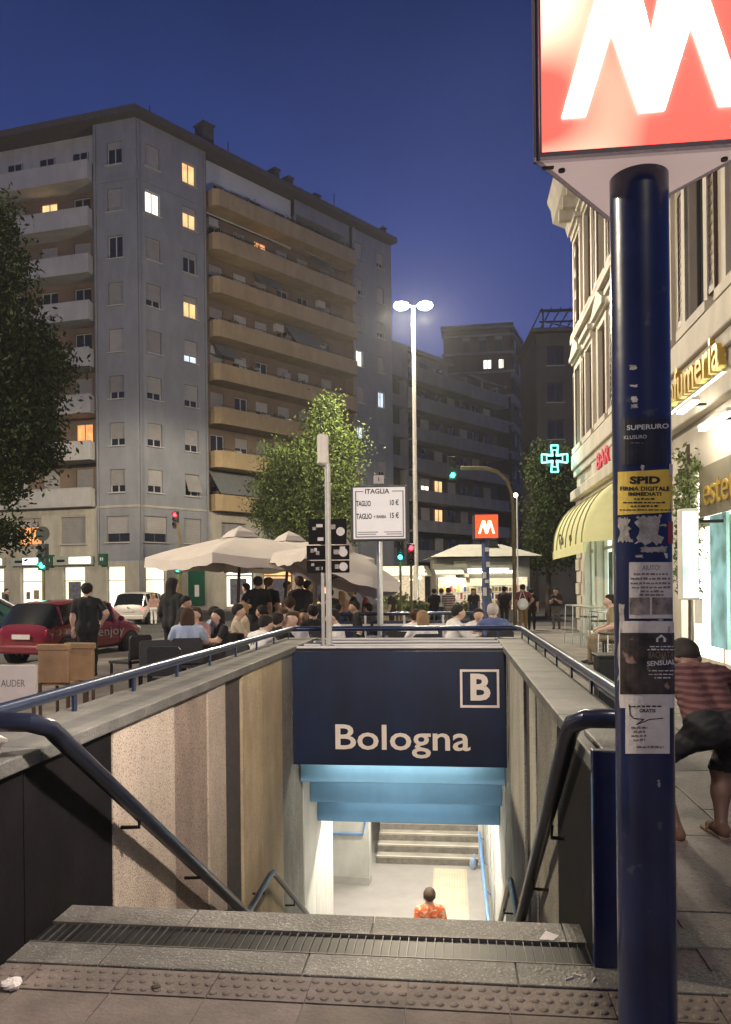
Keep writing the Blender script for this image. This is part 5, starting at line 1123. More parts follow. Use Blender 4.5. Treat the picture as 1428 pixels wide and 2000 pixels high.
small = lambda L, W_, H: [(-L / 2, .34, .62, .72, W_ * .40, W_ * .30), (-L / 2 + .07, .25, .84, .95, W_ * .46, W_ * .36), (-L / 2 + .42, .24, .92, H - .08, W_ * .49, W_ * .37), (-L / 2 + .95, .24, .92, H, W_ * .5, W_ * .38), (L * .02, .24, .92, H, W_ * .5, W_ * .38), (L * .13, .24, .92, H - .06, W_ * .5, W_ * .37), (L * .30, .24, .93, .97, W_ * .49, W_ * .36), (L * .42, .25, .80, .85, W_ * .46, W_ * .33), (L / 2, .33, .55, .62, W_ * .36, W_ * .25)]
p = W(150, 1142, 19.2)
car('parked_car', 'small red car with white door lettering parked behind the man in black', (p.x - .1, 19.4, -.12), R(70), 3.6, 1.66, 1.52, mat('red_paint', (.15, .005, .011), .3, var=.05, coat=.6), small(3.6, 1.66, 1.5), text=('enjoy', .30, .58, 1.0, .22))
p = W(268, 1142, 37.)
car('moving_car', 'pale hatchback with lit red tail lights driving away', (p.x, 38., -.12), R(84), 3.7, 1.7, 1.55, mat('pale_paint', (.55, .52, .48), .35, var=.05, coat=.5), small(3.7, 1.7, 1.55), True, mark=True)
p = W(-14, 1142, 29.)
car('waiting_car', 'dark green car cut off by the left edge', (p.x - .6, 29.5, -.12), R(12), 4.2, 1.75, 1.45, mat('green_paint', (.02, .05, .04), .3, coat=.6), small(4.2, 1.75, 1.45))
# zebra crossing stripes on the road
m = MB()
for i in range(6): m.add([Vector((-9.6 - i * 1.0, 14.5 - i * .2, -.116)), Vector((-9.1 - i * 1.0, 14.4 - i * .2, -.116)), Vector((-9.4 - i, 17.4 - i * .2, -.116)), Vector((-9.9 - i, 17.5 - i * .2, -.116))], [(0, 1, 2, 3)])
m.build('crossing_stripes', mat('road_paint', (.55, .54, .5), .7, stain=.35), kind='structure')
# far pavement at the foot of the apartment block
m = MB(); q = [A0 + DL * 16 + NL * 3.2, A0 + NL * 3.0 + NR * 2.2, A0 + DR * 45 + NR * 3, A0 + DR * 45, A0, A0 + DL * 16]
m.poly([(v.x, v.y) for v in q], 'z', -.121, .0); m.build('far_pavement', M_pave, kind='structure')

# ================================================================== NEWSSTAND
Yk = 36.; kk = Yk / FPX; p = W(940, 1142, Yk); X = lambda x: (x - 940) * kk; z = lambda y: EYE + (HY - y) / FPX * Yk + .12
t = thing('newsstand', 'newsstand with a grey hipped roof, cream awnings and brightly lit shelves', 'kiosk', (p.x, Yk, -.12))
MB().box(X(852), X(1035), .0, 3.2, 0, z(1092)).build('body', mat('kiosk_body', (.14, .14, .13), .6, var=.2), t)
m = MB(); a = [(X(838), -.9), (X(1052), -.9), (X(1052), 4), (X(838), 4)]; i_ = [(X(902), .8), (X(985), .8), (X(985), 2.4), (X(902), 2.4)]
m.add([(x, y, z(1090)) for x, y in a] + [(x, y, z(1064)) for x, y in i_], [(0, 1, 5, 4), (1, 2, 6, 5), (2, 3, 7, 6), (3, 0, 4, 7), (4, 5, 6, 7), (0, 3, 2, 1)]); m.build('roof', mat('kiosk_roof', (.30, .30, .27), .6, var=.1), t)
MB().box(X(952), X(975), .2, 1.2, z(1070), z(1058)).build('roof_unit', M_case, t)
M_kaw = mat('kiosk_awning', (.50, .50, .42), .8, var=.08, scale=3)
def slab_aw(name, x0, x1, yt, yb, o0, o1):
    m = MB(); m.add([(x0, -.005 - o0, yt), (x1, -.005 - o0, yt), (x1, -o1, yb), (x0, -o1, yb), (x0, -.005 - o0, yt - .03), (x1, -.005 - o0, yt - .03), (x1, -o1, yb - .03), (x0, -o1, yb - .03)], [(0, 1, 2, 3), (7, 6, 5, 4), (0, 3, 7, 4), (1, 5, 6, 2), (3, 2, 6, 7), (0, 4, 5, 1)]); return m.build(name, M_kaw, t)
slab_aw('awning', X(905), X(1002), z(1100), z(1146), .0, 1.4); slab_aw('awning', X(846), X(900), z(1103), z(1124), .1, 1.5); slab_aw('awning', X(885), X(910), z(1098), z(1130), .2, 1.2)
G_shelf = mat('goods', (.4, .36, .28), .6, var=.7, scale=9, speck=(.5, .12, .10), spscale=7, spth=.56, emit=(1., .86, .58), es=.55)
MB().box(X(856), X(1030), -.03, -.004, .55, z(1130)).build('lit_display', G_shelf, t)
for i in range(26):
    x = X(858) + i * .162; 
    for zz in (.7, 1.05, 1.4): MB().box(x, x + random.uniform(.08, .14), -.12, -.035, zz, zz + random.uniform(.16, .3)).build('magazine', [M_pap, mat('mag_red', (.4, .05, .05), .5), mat('mag_blue', (.05, .1, .3), .5), M_pbr, mat('mag_yellow', (.5, .4, .08), .5)][random.randint(0, 4)], t)
for zz in (.66, 1.01, 1.36): MB().box(X(856), X(1030), -.15, -.032, zz - .03, zz - .002).build('shelf', M_steel, t)
l = bpy.data.lights.new('kiosk_light', 'AREA'); l.shape = 'RECTANGLE'; l.size = 3.4; l.size_y = .2; l.energy = 160; l.color = (1, .9, .66); lo = bpy.data.objects.new('kiosk_light', l); COL.objects.link(lo); lo.parent = t; lo.location = (0, -.55, z(1118)); lo.rotation_euler = (R(25), 0, 0)
MB().box(X(890), X(990), -.5, -.44, z(1116), z(1113)).build('lamp', G_strip, t)
# lit stall left of it
p = W(790, 1142, 38.); t = thing('stall', 'small stall with a pale awning and warm lights left of the newsstand', 'stall', (p.x, 38., -.12))
MB().box(-1.1, 1.1, 0, 1.5, 0, .9).build('counter', M_pbr, t); MB().box(-1.1, 1.1, 1.3, 1.5, .9, 2.3).build('back_wall', G_shelf, t)
for x in (-1.05, 1.05): MB().box(x - .03, x + .03, -.03, .03, .9, 2.4).build('post', M_dark, t)
MB().add([(-1.3, -.6, 2.2), (1.3, -.6, 2.2), (1.3, 1.6, 2.7), (-1.3, 1.6, 2.7), (-1.3, -.6, 2.15), (1.3, -.6, 2.15), (1.3, 1.6, 2.65), (-1.3, 1.6, 2.65)], [(0, 1, 2, 3), (7, 6, 5, 4), (0, 3, 7, 4), (1, 5, 6, 2), (0, 4, 5, 1)]).build('awning', M_kaw, t)
for x in (-.7, -.2, .35, .8): MB().ball((x, .2, 2.0 + .1 * math.sin(x * 9)), .075, 8, 6).build('bulb', glow('bulb', (1., .75, .4), 14.), t, True)
# ================================================================== PEOPLE
def surface_nets(f, lo, cell):
    """f: 3D array of distances; returns vertices and quads"""
    s = f < 0; nx, ny, nz = f.shape
    cs = [s[a:nx - 1 + a, b:ny - 1 + b, c:nz - 1 + c] for a in (0, 1) for b in (0, 1) for c in (0, 1)]
    cnt = sum(c.astype(np.int8) for c in cs); act = (cnt > 0) & (cnt < 8); idx = -np.ones(act.shape, int); ii = np.argwhere(act); idx[act] = np.arange(len(ii))
    acc = np.zeros((len(ii), 3)); n = np.zeros(len(ii))
    cor = [(a, b, c) for a in (0, 1) for b in (0, 1) for c in (0, 1)]
    val = {c: f[ii[:, 0] + c[0], ii[:, 1] + c[1], ii[:, 2] + c[2]] for c in cor}
    for c in cor:
        for ax in range(3):
            if c[ax] == 1: continue
            d = list(c); d[ax] = 1; d = tuple(d); va, vb = val[c], val[d]; m = (va < 0) != (vb < 0); t = np.where(m, va / np.where(m, va - vb, 1), 0)
            p = np.array(c, float)[None, :].repeat(len(ii), 0); p[:, ax] += t; acc[m] += p[m]; n[m] += 1
    V = (ii + acc / n[:, None]) * cell + lo; Q = []
    for ax in range(3):
        b, c = [(1, 2), (2, 0), (0, 1)][ax]; sl0 = [slice(None)] * 3; sl1 = [slice(None)] * 3; sl0[ax] = slice(0, -1); sl1[ax] = slice(1, None)
        ch = s[tuple(sl0)] != s[tuple(sl1)]; e = np.argwhere(ch); e = e[(e[:, b] > 0) & (e[:, c] > 0) & (e[:, b] < f.shape[b] - 1) & (e[:, c] < f.shape[c] - 1)]
        if not len(e): continue
        def g_(db, dc): q = e.copy(); q[:, b] -= db; q[:, c] -= dc; return idx[q[:, 0], q[:, 1], q[:, 2]]
        q = np.stack([g_(1, 1), g_(0, 1), g_(0, 0), g_(1, 0)], 1); ins = s[e[:, 0], e[:, 1], e[:, 2]]; q[~ins] = q[~ins][:, ::-1]; Q.append(q)
    return V, np.concatenate(Q)
def sdf_parts(P, parts, k):
    D = []
    for a, b, ra, rb, _ in parts:
        a = np.array(a); b = np.array(b); ab = b - a; l2 = max(1e-9, ab @ ab); t = np.clip(((P - a) @ ab) / l2, 0, 1); D.append(np.linalg.norm(P - a - t[:, None] * ab, axis=1) - (ra + (rb - ra) * t))
    return np.array(D)
def body_mesh(name, parts, mats, cell, k=.016):
    pts = np.array([p for q in parts for p in (q[0], q[1])]); rm = max(max(q[2], q[3]) for q in parts) + 3 * cell; lo = pts.min(0) - rm; hi = pts.max(0) + rm; n = np.ceil((hi - lo) / cell).astype(int) + 1
    ax = [lo[i] + np.arange(n[i]) * cell for i in range(3)]; G = np.stack(np.meshgrid(*ax, indexing='ij'), -1).reshape(-1, 3)
    f = np.full(len(G), 1e3); acc = np.zeros(len(G))
    for q in parts:                     # only near each part, for speed
        a = np.minimum(q[0], q[1]) - max(q[2], q[3]) - .1; b = np.maximum(q[0], q[1]) + max(q[2], q[3]) + .1
        m = np.all((G > a) & (G < b), axis=1); acc[m] += np.exp(-np.clip(sdf_parts(G[m], [q], k)[0], -.3, 1) / k)
    f = np.where(acc > 0, -k * np.log(np.maximum(acc, 1e-30)), 1.)
    V, Q = surface_nets(f.reshape(n), lo, cell); D = sdf_parts(V, parts, k); mi = np.array([q[4] for q in parts])[D.argmin(0)]
    fm = mi[Q]; fmi = np.array([np.bincount(r).argmax() for r in fm])
    return V, Q, fmi
def P3(x, y, z): return np.array([x, y, z], float)
def frame_up(d):
    d = d / np.linalg.norm(d); x = P3(1, 0, 0); y = np.cross(d, x); y /= np.linalg.norm(y); return x, y, d
SK = {'pale': (.50, .33, .25), 'tan': (.38, .23, .16), 'dark': (.14, .08, .055)}
def M_skin(k): return mat('skin_' + k, SK[k], .55, var=.06, scale=6)
def M_cloth(nm, c): return mat('cloth_' + nm, c, .85, var=.14, scale=7, bump=.25, bscale=14)
_cl = dict(black=(.012, .012, .014), dark=(.035, .03, .032), white=(.68, .66, .64), cream=(.46, .38, .27), blue=(.09, .12, .27), paleblue=(.36, .43, .55), grey=(.16, .155, .15), jeans=(.04, .06, .12), brown=(.22, .13, .05), yellow=(.38, .23, .06), red=(.30, .03, .03), khaki=(.20, .16, .10), maroon=(.16, .035, .04), pink=(.38, .22, .20), orange=(.62, .12, .035), olive=(.22, .18, .10), navy=(.015, .02, .05), shoe=(.03, .028, .027), sandal=(.22, .15, .11), darkskin=(.13, .075, .05), hdark=(.012, .009, .008), hbrown=(.05, .026, .014), hblond=(.28, .18, .09), hgrey=(.42, .39, .35))
mat('cloth_orange', _cl['orange'], .85, var=.2, scale=9, bump=.25, bscale=14, speck=(.55, .42, .30), spscale=16, spth=.56)
def C(n): return M_cloth(n, _cl[n])
def figure(pose, H=1.72, arms='down', lean=0., hturn=0., hpitch=0., sleeve=.62, shorts=False, skirt=False, long_sleeve=False, build=1., headless_hair=None):
    """parts of a body, local +y = facing direction; returns parts and the head frame"""
    s = H / 1.735; pr = []
    def add(a, b, ra, rb, m): pr.append((np.array(a, float) * s, np.array(b, float) * s, ra * s, rb * s, m))
    if pose == 'stand': pel = P3(0, 0, .93); d = P3(0, math.sin(lean), math.cos(lean))
    elif pose == 'sit': pel = P3(0, 0, .57); d = P3(0, math.sin(lean), math.cos(lean))
    else: pel = P3(*pose['pelvis']); d = P3(*pose['spine'])
    X, Yv, Zv = frame_up(d); Yv = -Yv if Yv[1] < 0 and pose in ('stand', 'sit') else Yv
    if isinstance(pose, dict): Yv = np.cross(Zv, X)
    T = lambda x, y, z: pel + X * x + Yv * y + Zv * z
    B = build
    for q in (-1, 1):
        add(T(q * .085 * B, .0, .40), T(q * .075 * B, .01, .2), .105 * B, .10 * B, 1); add(T(q * .075 * B, .01, .2), T(q * .085 * B, 0, .03), .10 * B, .112 * B, 1); add(T(q * .085 * B, 0, .02), T(q * .09 * B, -.01, -.04), .115 * B, .115 * B, 2)
    add(T(-.15 * B, -.005, .475), T(.15 * B, -.005, .475), .062, .062, 1); add(T(-.08, -.01, .5), T(.08, -.01, .5), .062, .062, 1)
    add(T(0, 0, .5), T(0, .02, .60), .056, .053, 0)
    # head
    ht = T(0, .025, .655); ct, st_ = math.cos(hturn), math.sin(hturn); hy = Yv * ct - X * st_; hx = X * ct + Yv * st_; hz = Zv.copy()
    if pose in ('stand', 'sit') : hz = P3(0, 0, 1); hx = P3(math.cos(hturn), math.sin(hturn), 0); hy = P3(-math.sin(hturn), math.cos(hturn), 0)
    cp, sp_ = math.cos(hpitch), math.sin(hpitch); hy, hz = hy * cp - hz * sp_, hz * cp + hy * sp_
    Hd = lambda x, y, z: ht + hx * x + hy * y + hz * z
    add(Hd(0, -.015, .05), Hd(0, .012, .045), .093, .088, 0); add(Hd(0, .035, -.03), Hd(0, .045, .0), .058, .066, 0); add(Hd(0, .098, .012), Hd(0, .109, -.012), .012, .016, 0)
    for q in (-1, 1): add(Hd(q * .088, -.005, .02), Hd(q * .09, -.012, -.005), .016, .012, 0)
    # legs
    if pose == 'stand':
        st2 = .0
        L = [((q * .09, 0, .90), (q * .10, .02 + q * .03, .49), (q * .105, -.02 + q * .05, .085)) for q in (-1, 1)]
    elif pose == 'sit': L = [((q * .09, 0, .545), (q * .115, .43, .52), (q * .11, .42 + q * .05, .085)) for q in (-1, 1)]
    else: L = pose['legs']
    for hip, kn, an in L:
        hip, kn, an = P3(*hip), P3(*kn), P3(*an); lm = 2
        add(hip, kn, .092 * B, .064 * B, 2); 
        if shorts: add(kn - (kn - hip) * .12, kn, .064 * B, .06 * B, 0); add(kn, kn + (an - kn) * .45, .056, .056, 0); add(kn + (an - kn) * .4, an, .056, .036, 0)
        else: add(kn, kn + (an - kn) * .4, .064 * B, .062, 2); add(kn + (an - kn) * .4, an, .062, .05, 2)
        tdir = P3(0, 1, 0) if not isinstance(pose, dict) else P3(*pose.get('toe', (0, 1, 0)))
        add(an + P3(0, 0, -.035) - tdir * .04, an + tdir * .15 + P3(0, 0, -.05), .042, .034, 3)
    if skirt: 
        for q in (-1, 0, 1): add(T(q * .07, 0, 0), P3(q * .12, .02, .5), .12, .13, 2)
    # arms
    hands = []
    for qi, q in enumerate((-1, 1)):
        am = arms[qi] if isinstance(arms, tuple) else arms; sh = T(q * .195 * B, -.005, .465)
        if am == 'down': el, wr = sh + P3(q * .05, -.03, -.28), sh + P3(q * .06, .05, -.53)
        elif am == 'table': el, wr = sh + P3(q * .09, .16, -.21), P3(q * .10, sh[1] + .40, .80 / s)
        elif am == 'phone': el, wr = sh + P3(q * .03, .05, -.27), sh + P3(-q * .09, .25, -.16)
        elif am == 'hip': el, wr = sh + P3(q * .17, -.08, -.22), sh + P3(q * .03, .04, -.40)
        elif am == 'face': el, wr = sh + P3(q * .03, .24, -.18), T(q * .05, .13, .60)
        elif am == 'lap': el, wr = sh + P3(q * .07, .02, -.27), sh + P3(q * .0, .24, -.34)
        else: el, wr = [P3(*v) for v in am]
        sm_ = 1; e_ = sh + (el - sh) * (sleeve if not long_sleeve else 1)
        add(sh, e_, .066, .062, 1); add(sh + (el - sh) * .5, el, .045, .043, 1 if long_sleeve else 0); add(el, el + (wr - el) * .35, .043, .042, 1 if long_sleeve else 0); add(el + (wr - el) * .3, wr, .041, .029, 1 if long_sleeve else 0)
        hd = (wr - el) / max(1e-6, np.linalg.norm(wr - el)); add(wr, wr + hd * .075, .030, .034, 0); hands.append((wr * s, hd, q, s))
    return pr, (Hd(0, 0, 0) * s, hx, hy, hz, s), hands
def hair_parts(hf, style):
    o, hx, hy, hz, s = hf; H_ = lambda x, y, z: o + (hx * x + hy * y + hz * z) * s; r = []
    def add(a, b, ra, rb): r.append((np.array(a), np.array(b), ra * s, rb * s, 0))
    add(H_(-.015, -.03, .085), H_(.015, -.01, .088), .086, .084); add(H_(0, -.05, .05), H_(0, -.055, .02), .077, .066)
    add(H_(-.03, .045, .118), H_(.03, .045, .118), .034, .034)
    for q in (-1, 1): add(H_(q * .062, -.02, .06), H_(q * .07, -.03, .015), .036, .026)
    if style in ('long', 'bob'):
        e = -.30 if style == 'long' else -.10
        for q in (-1, 0, 1): add(H_(q * .055, -.055, .03), H_(q * .07, -.075, e), .055, .045)
    if style == 'bun': add(H_(0, -.13, .09), H_(0, -.15, .09), .04, .04)
    if style == 'tail': add(H_(0, -.11, .05), H_(0, -.15, -.12), .035, .022)
    return r
def fingers(mb, hand, r0):
    wr, hd, q, s = hand; hd = Vector(hd); b = Vector(wr) + hd * .075 * s; side = hd.cross(Vector((0, 1, .2))); side = side.normalized() if side.length > .1 else Vector((1, 0, 0)); n_ = hd.cross(side)
    for i, L in enumerate((.060, .072, .068, .052)):
        p = b + side * (i - 1.5) * .019 * s; mb.tube([p, p + (hd * .62 + n_ * .12) * L * s, p + (hd * .9 + n_ * .45) * L * s], [.0095 * s, .0085 * s, .0065 * s], 5, 0)
    p = Vector(wr) + hd * .03 * s; mb.tube([p, p + (side * -.035 + hd * .03) * s, p + (side * -.042 + hd * .065) * s], [.011 * s, .010 * s, .008 * s], 5, 0)
def person(lab, loc, rz, cell=.028, wrinkle=0., top='black', bottom='jeans', skin='pale', hair='hdark', style='short', shoe='shoe', group=None, face=False, extra=None, **kw):
    parts, hf, hands = figure(**kw); V, Q, fm = body_mesh('person', parts, None, cell)
    mb = MB(); mb.v = [Vector(v) for v in V]; mb.f = [tuple(int(i) for i in q) for q in Q]; mb.mi = [int(i) for i in fm]
    for h_ in hands: fingers(mb, h_, 0)
    me = bpy.data.meshes.new('person'); me.from_pydata(mb.v, [], mb.f); me.polygons.foreach_set('material_index', mb.mi); me.polygons.foreach_set('use_smooth', [True] * len(mb.f))
    if wrinkle:
        nr = np.empty(len(me.vertices) * 3); me.vertices.foreach_get('normal', nr) if False else None
        co = np.array([v.co for v in me.vertices]); nr = np.array([v.normal for v in me.vertices]); cl_ = np.zeros(len(co), bool)
        for pl_ in me.polygons:
            if pl_.material_index in (1, 2):
                for vi in pl_.vertices: cl_[vi] = True
        x, y, z = co.T; dsp = np.sin(31 * x + 9 * np.sin(13 * z + 5 * y)) * np.sin(22 * z - 14 * y + 4 * np.sin(17 * x)) + .6 * np.sin(57 * z + 23 * x * np.sign(y) + 6 * np.sin(21 * y))
        co = co + nr * (dsp * cl_ * wrinkle)[:, None]; me.vertices.foreach_set('co', co.astype(np.float32).ravel()); me.update()
    for m_ in (M_skin(skin), C(top) if isinstance(top, str) else top, C(bottom), C(shoe)): me.materials.append(m_)
    o = ob('person', me, None, loc=loc, rot=(0, 0, rz)); tag(o, lab, 'person', group)
    if style:
        hp = hair_parts(hf, style); V, Q, fm = body_mesh('hair', hp, None, min(cell, .02) * .9, .012); hm = bpy.data.meshes.new('hair'); hm.from_pydata([tuple(v) for v in V], [], [tuple(int(i) for i in q) for q in Q]); hm.polygons.foreach_set('use_smooth', [True] * len(Q)); hm.materials.append(C(hair)); ob('hair', hm, o)
    if face:
        o_, hx, hy, hz, s = hf; H_ = lambda x, y, z: Vector(o_ + (hx * x + hy * y + hz * z) * s)
        for q in (-1, 1): MB().ball(H_(q * .033, .087, .032), .0105 * s, 7, 5).build('eye', M_ink, o, True); MB().tube([H_(q * .018, .095, .055), H_(q * .052, .083, .055)], .006 * s, 5).build('eyebrow', C(hair if hair != 'hgrey' else 'grey'), o)
        MB().tube([H_(-.024, .098, -.038), H_(0, .106, -.04), H_(.024, .098, -.038)], .006 * s, 5).build('mouth', mat('lip', (.30, .12, .10), .6), o)
    return o
def at(px, ytop, Y, base=1.735):
    """ground point below the photograph pixel and the body scale that puts the crown there"""
    p = W(px, ytop, Y); return Vector((p.x, Y, 0)), p.z
PG = 'people at the cafe tables'; WG = 'people standing and walking in the square'
def stand(px, ytop, Y, rz, lab, gz=0., **kw):
    p, zt = at(px, ytop, Y); p.z = gz; return person(lab, p, R(rz), pose='stand', H=max(1.45, min(1.92, zt - gz)), group=WG, **kw)
M_seat = mat('black_wicker', (.015, .015, .017), .6, var=.3, scale=20, bump=.3); CHG = 'dark cafe chairs on the terrace'
_ch = {}
def chair(loc, rz, lab, tall=.86, w_=.46):
    if 'c' not in _ch:
        s = MB().box(-.23, .23, -.22, .23, .43, .47).mesh('seat', M_seat); b = MB().poly([(-.23, .50), (.23, .50), (.23, .84), (.19, .88), (-.19, .88), (-.23, .84)], 'y', -.26, -.225).mesh('backrest', M_seat)
        l_ = MB().box(-.016, .016, -.016, .016, 0, .43).mesh('leg', M_dark); lb = MB().box(-.016, .016, -.016, .016, 0, .6).mesh('leg', M_dark); _ch['c'] = (s, b, l_, lb)
    s, b, l_, lb = _ch['c']; t = thing('cafe_chair', lab, 'chair', loc, rz, CHG)
    ob('seat', s, t); ob('backrest', b, t)
    for x, y, q in ((-.2, .2, l_), (.2, .2, l_), (-.2, -.215, lb), (.2, -.215, lb)): ob('leg', q, t, loc=(x, y, 0))
    return t
def seated(px, ytop, Y, rz, lab, ch=None, **kw):
    p, zt = at(px, ytop, Y); H = max(1.25, min(1.95, zt / (1.325 - .15 * abs(kw.get('lean', .1))) * 1.735))
    o = person(lab, p, R(rz), pose='sit', H=H, group=PG, **kw)
    if ch: chair(p - Vector((-math.sin(R(rz)), math.cos(R(rz)), 0)) * .0, R(rz), ch)
    return o
# --- standing and walking
stand(170, 1140, 14.2, 5, 'man in black seen from behind beside the red car', top='black', bottom='black', hair='hdark', build=1.05, arms=('down', 'hip'))
stand(336, 1130, 14.6, -30, 'woman in black with long dark hair standing under the parasol edge', top='black', bottom='black', style='long', long_sleeve=True)
stand(346, 1163, 13.6, -75, 'man in a black shirt bending his head beside the woman with long hair', top='black', bottom='black', lean=.22, hpitch=.2, skin='tan', hturn=-.1)
stand(504, 1127, 17.6, 15, 'man in a black T-shirt standing under the largest parasol', top='black', bottom='black', skin='tan', arms=('hip', 'down'))
stand(524, 1129, 17.9, -20, 'woman in a black T-shirt next to the man under the largest parasol', top='black', bottom='khaki', hair='hbrown', style='tail', skirt=True)
stand(585, 1127, 16.6, 35, 'waiter in dark clothes standing behind the yellow top', top='dark', bottom='black', skin='pale', style='short', hair='hbrown', face=True)
stand(630, 1160, 15.0, -20, 'person in a black coat standing beside the pale pole', top='black', bottom='black', skin='tan', style='short', long_sleeve=True)
stand(848, 1150, 27., 10, 'person in black standing by the newsstand', top='black', bottom='black', arms='phone')
ms = mat('striped_shirt', (.40, .33, .27), .85, var=.1)
def stripes(m_, ca, cb, freq, axis='Z', tilt=0.):
    n = m_.node_tree; b = n.nodes['Principled BSDF']; t = n.nodes.new('ShaderNodeTexCoord'); w_ = n.nodes.new('ShaderNodeTexWave'); w_.bands_direction = axis; w_.inputs['Scale'].default_value = freq; w_.inputs['Distortion'].default_value = 1.2; w_.inputs['Detail'].default_value = 1
    cr = n.nodes.new('ShaderNodeValToRGB'); cr.color_ramp.elements[0].position = .42; cr.color_ramp.elements[1].position = .58; cr.color_ramp.elements[0].color = (*ca, 1); cr.color_ramp.elements[1].color = (*cb, 1)
    n.links.new(t.outputs['Object'], w_.inputs['Vector']); n.links.new(w_.outputs['Fac'], cr.inputs[0]); n.links.new(cr.outputs[0], b.inputs['Base Color']); return m_
stripes(ms, (.42, .36, .32), (.10, .055, .045), 4.)
stand(876, 1148, 26.6, 5, 'person in a striped shirt seen from behind by the newsstand', top=ms, bottom='khaki', hair='hbrown', arms='phone')
stand(862, 1150, 28.5, -5, 'person in a white T-shirt half hidden by the striped shirt', top='white', bottom='jeans', hair='hbrown')
stand(985, 1146, 27.5, 0, 'person with a dark rucksack walking away left of the signal pole', top='dark', bottom='dark', skin='tan')
stand(1021, 1142, 26.5, -8, 'person in brown trousers carrying a white bag right of the signal pole', top='maroon', bottom='brown', skin='tan', arms=('down', 'hip'))
stand(1038, 1150, 27.2, -10, 'person in black walking behind the brown trousers', top='black', bottom='black')
stand(1086, 1151, 27.5, 150, 'person in grey trousers standing alone near the cream building', top='dark', bottom='grey', hair='hdark', arms='phone')
stand(12, 1150, 40., -80, 'person passing the bank windows at the left edge', top='dark', bottom='dark', gz=-.12)
stand(300, 1163, 36., 0, 'person in a pale shirt crossing behind the pale hatchback', top='pink', bottom='white', hair='hblond', gz=-.12, style='bob')
stand(322, 1166, 37., 20, 'person in a white shirt crossing right of the pale hatchback', top='white', bottom='jeans', hair='hblond', gz=-.12)
stand(690, 1148, 19., 100, 'person in dark clothes under the tilted parasol', top='dark', bottom='dark', skin='tan')
stand(715, 1152, 20., 80, 'person in maroon standing right of the dark clothes under the tilted parasol', top='maroon', bottom='dark', skin='tan')
stand(600, 1135, 19.5, -60, 'man in dark clothes standing behind the waiter', top='dark', bottom='black', skin='tan')
stand(645, 1150, 18.4, 30, 'man in black standing just right of the pale pole', top='black', bottom='black')
stand(482, 1140, 20.5, 60, 'person in grey standing beyond the parasol pole', top='grey', bottom='dark')
stand(560, 1136, 20.8, -100, 'person in white standing beyond the waiter', top='white', bottom='dark', hair='hbrown')
stand(668, 1154, 21.0, 10, 'person in a pink top standing beyond the tilted parasol', top='pink', bottom='jeans', hair='hblond', style='long')
stand(765, 1152, 25.0, 60, 'person in dark clothes beside the yellow green shrub', top='dark', bottom='dark')
stand(925, 1152, 29.5, 170, 'person in a dark top at the newsstand counter', top='dark', bottom='jeans', style='bob')
stand(955, 1153, 30.0, -90, 'person in a grey top at the right end of the newsstand', top='grey', bottom='dark')
# rucksack and bag
p = W(985, 1172, 27.3); tag(MB().ball((0, 0, 0), (.19, .12, .25), 10, 8).build('rucksack', C('black'), None, 'all', loc=(p.x, 27.25, p.z)), 'dark rucksack on the back of the walker left of the signal pole', 'rucksack')
p = W(1021, 1180, 26.3); o = MB().ball((0, 0, 0), (.19, .09, .2), 10, 8).tube([(-.12, 0, .15), (-.02, .02, .5), (.1, 0, .15)], .012, 6).build('bag', C('white'), None, 'all', loc=(p.x, 26.27, p.z)); tag(o, 'white bag worn by the person in brown trousers', 'bag')
# --- seated
seated(366, 1196, 11.8, 10, 'person in a pale blue shirt sitting with their back to the wall', ch='black chair of the person in the pale blue shirt', top='paleblue', bottom='jeans', hair='hbrown', style='bob', lean=.1, arms='table', cell=.024)
seated(386, 1193, 12.6, 165, 'woman in a pale top facing us at the left table', ch='black chair of the woman facing us at the left table', top='pink', bottom='jeans', hair='hbrown', style='bob', face=True, lean=.12, arms='table', cell=.022)
seated(460, 1187, 13.4, -80, 'person in a cream shirt turned towards the parasol pole', ch='black chair of the person in the cream shirt', top='cream', bottom='dark', lean=.05, arms='table')
seated(480, 1184, 14.0, 100, 'woman in a beige dress beside the parasol pole', ch='black chair of the woman in beige', top='cream', bottom='cream', hair='hblond', style='bun', lean=.08, arms='table')
w1 = seated(490, 1211, 10.6, -40, 'man in a white T-shirt with a black back print leaning over his table', ch='black chair of the man with the back print', top='white', bottom='dark', lean=.42, arms='table', hpitch=.25, cell=.022)
seated(549, 1196, 12.4, -160, 'man with short brown hair looking down left of the woman drinking', ch='black chair of the man looking down', top='dark', bottom='dark', hair='hbrown', face=True, lean=.2, hpitch=.3, arms='table', cell=.022)
seated(574, 1202, 11.9, 170, 'woman drinking with her hand at her mouth at the terrace table', ch='black chair of the woman drinking', top='white', bottom='dark', hair='hbrown', style='bob', face=True, lean=.15, arms=('table', 'face'), cell=.022)
seated(566, 1172, 14.6, 10, 'person in a yellow top sitting with their back to us', ch='black chair of the yellow top', top='yellow', bottom='dark', hair='hbrown', style='short', lean=.0)
seated(614, 1190, 13.2, 20, 'person in black sitting left of the pale pole', ch='black chair left of the pale pole', top='black', bottom='black', lean=.1, arms='table')
seated(671, 1198, 12.1, 100, 'man in a white T-shirt with crossed arms right of the pale pole', ch='black chair of the man with crossed arms', top='white', bottom='dark', skin='pale', hair='hdark', face=True, lean=.25, arms='lap', cell=.022)
seated(808, 1198, 12.8, -25, 'dark haired woman beside the blonde woman', ch='black chair of the dark haired woman', top='white', bottom='dark', hair='hbrown', style='bun', lean=.1, arms='table', cell=.024)
seated(828, 1201, 12.2, 10, 'blonde woman in a white T-shirt with her back to us', ch='black chair of the blonde woman', top='white', bottom='jeans', hair='hblond', style='bob', lean=.15, arms='table', cell=.022)
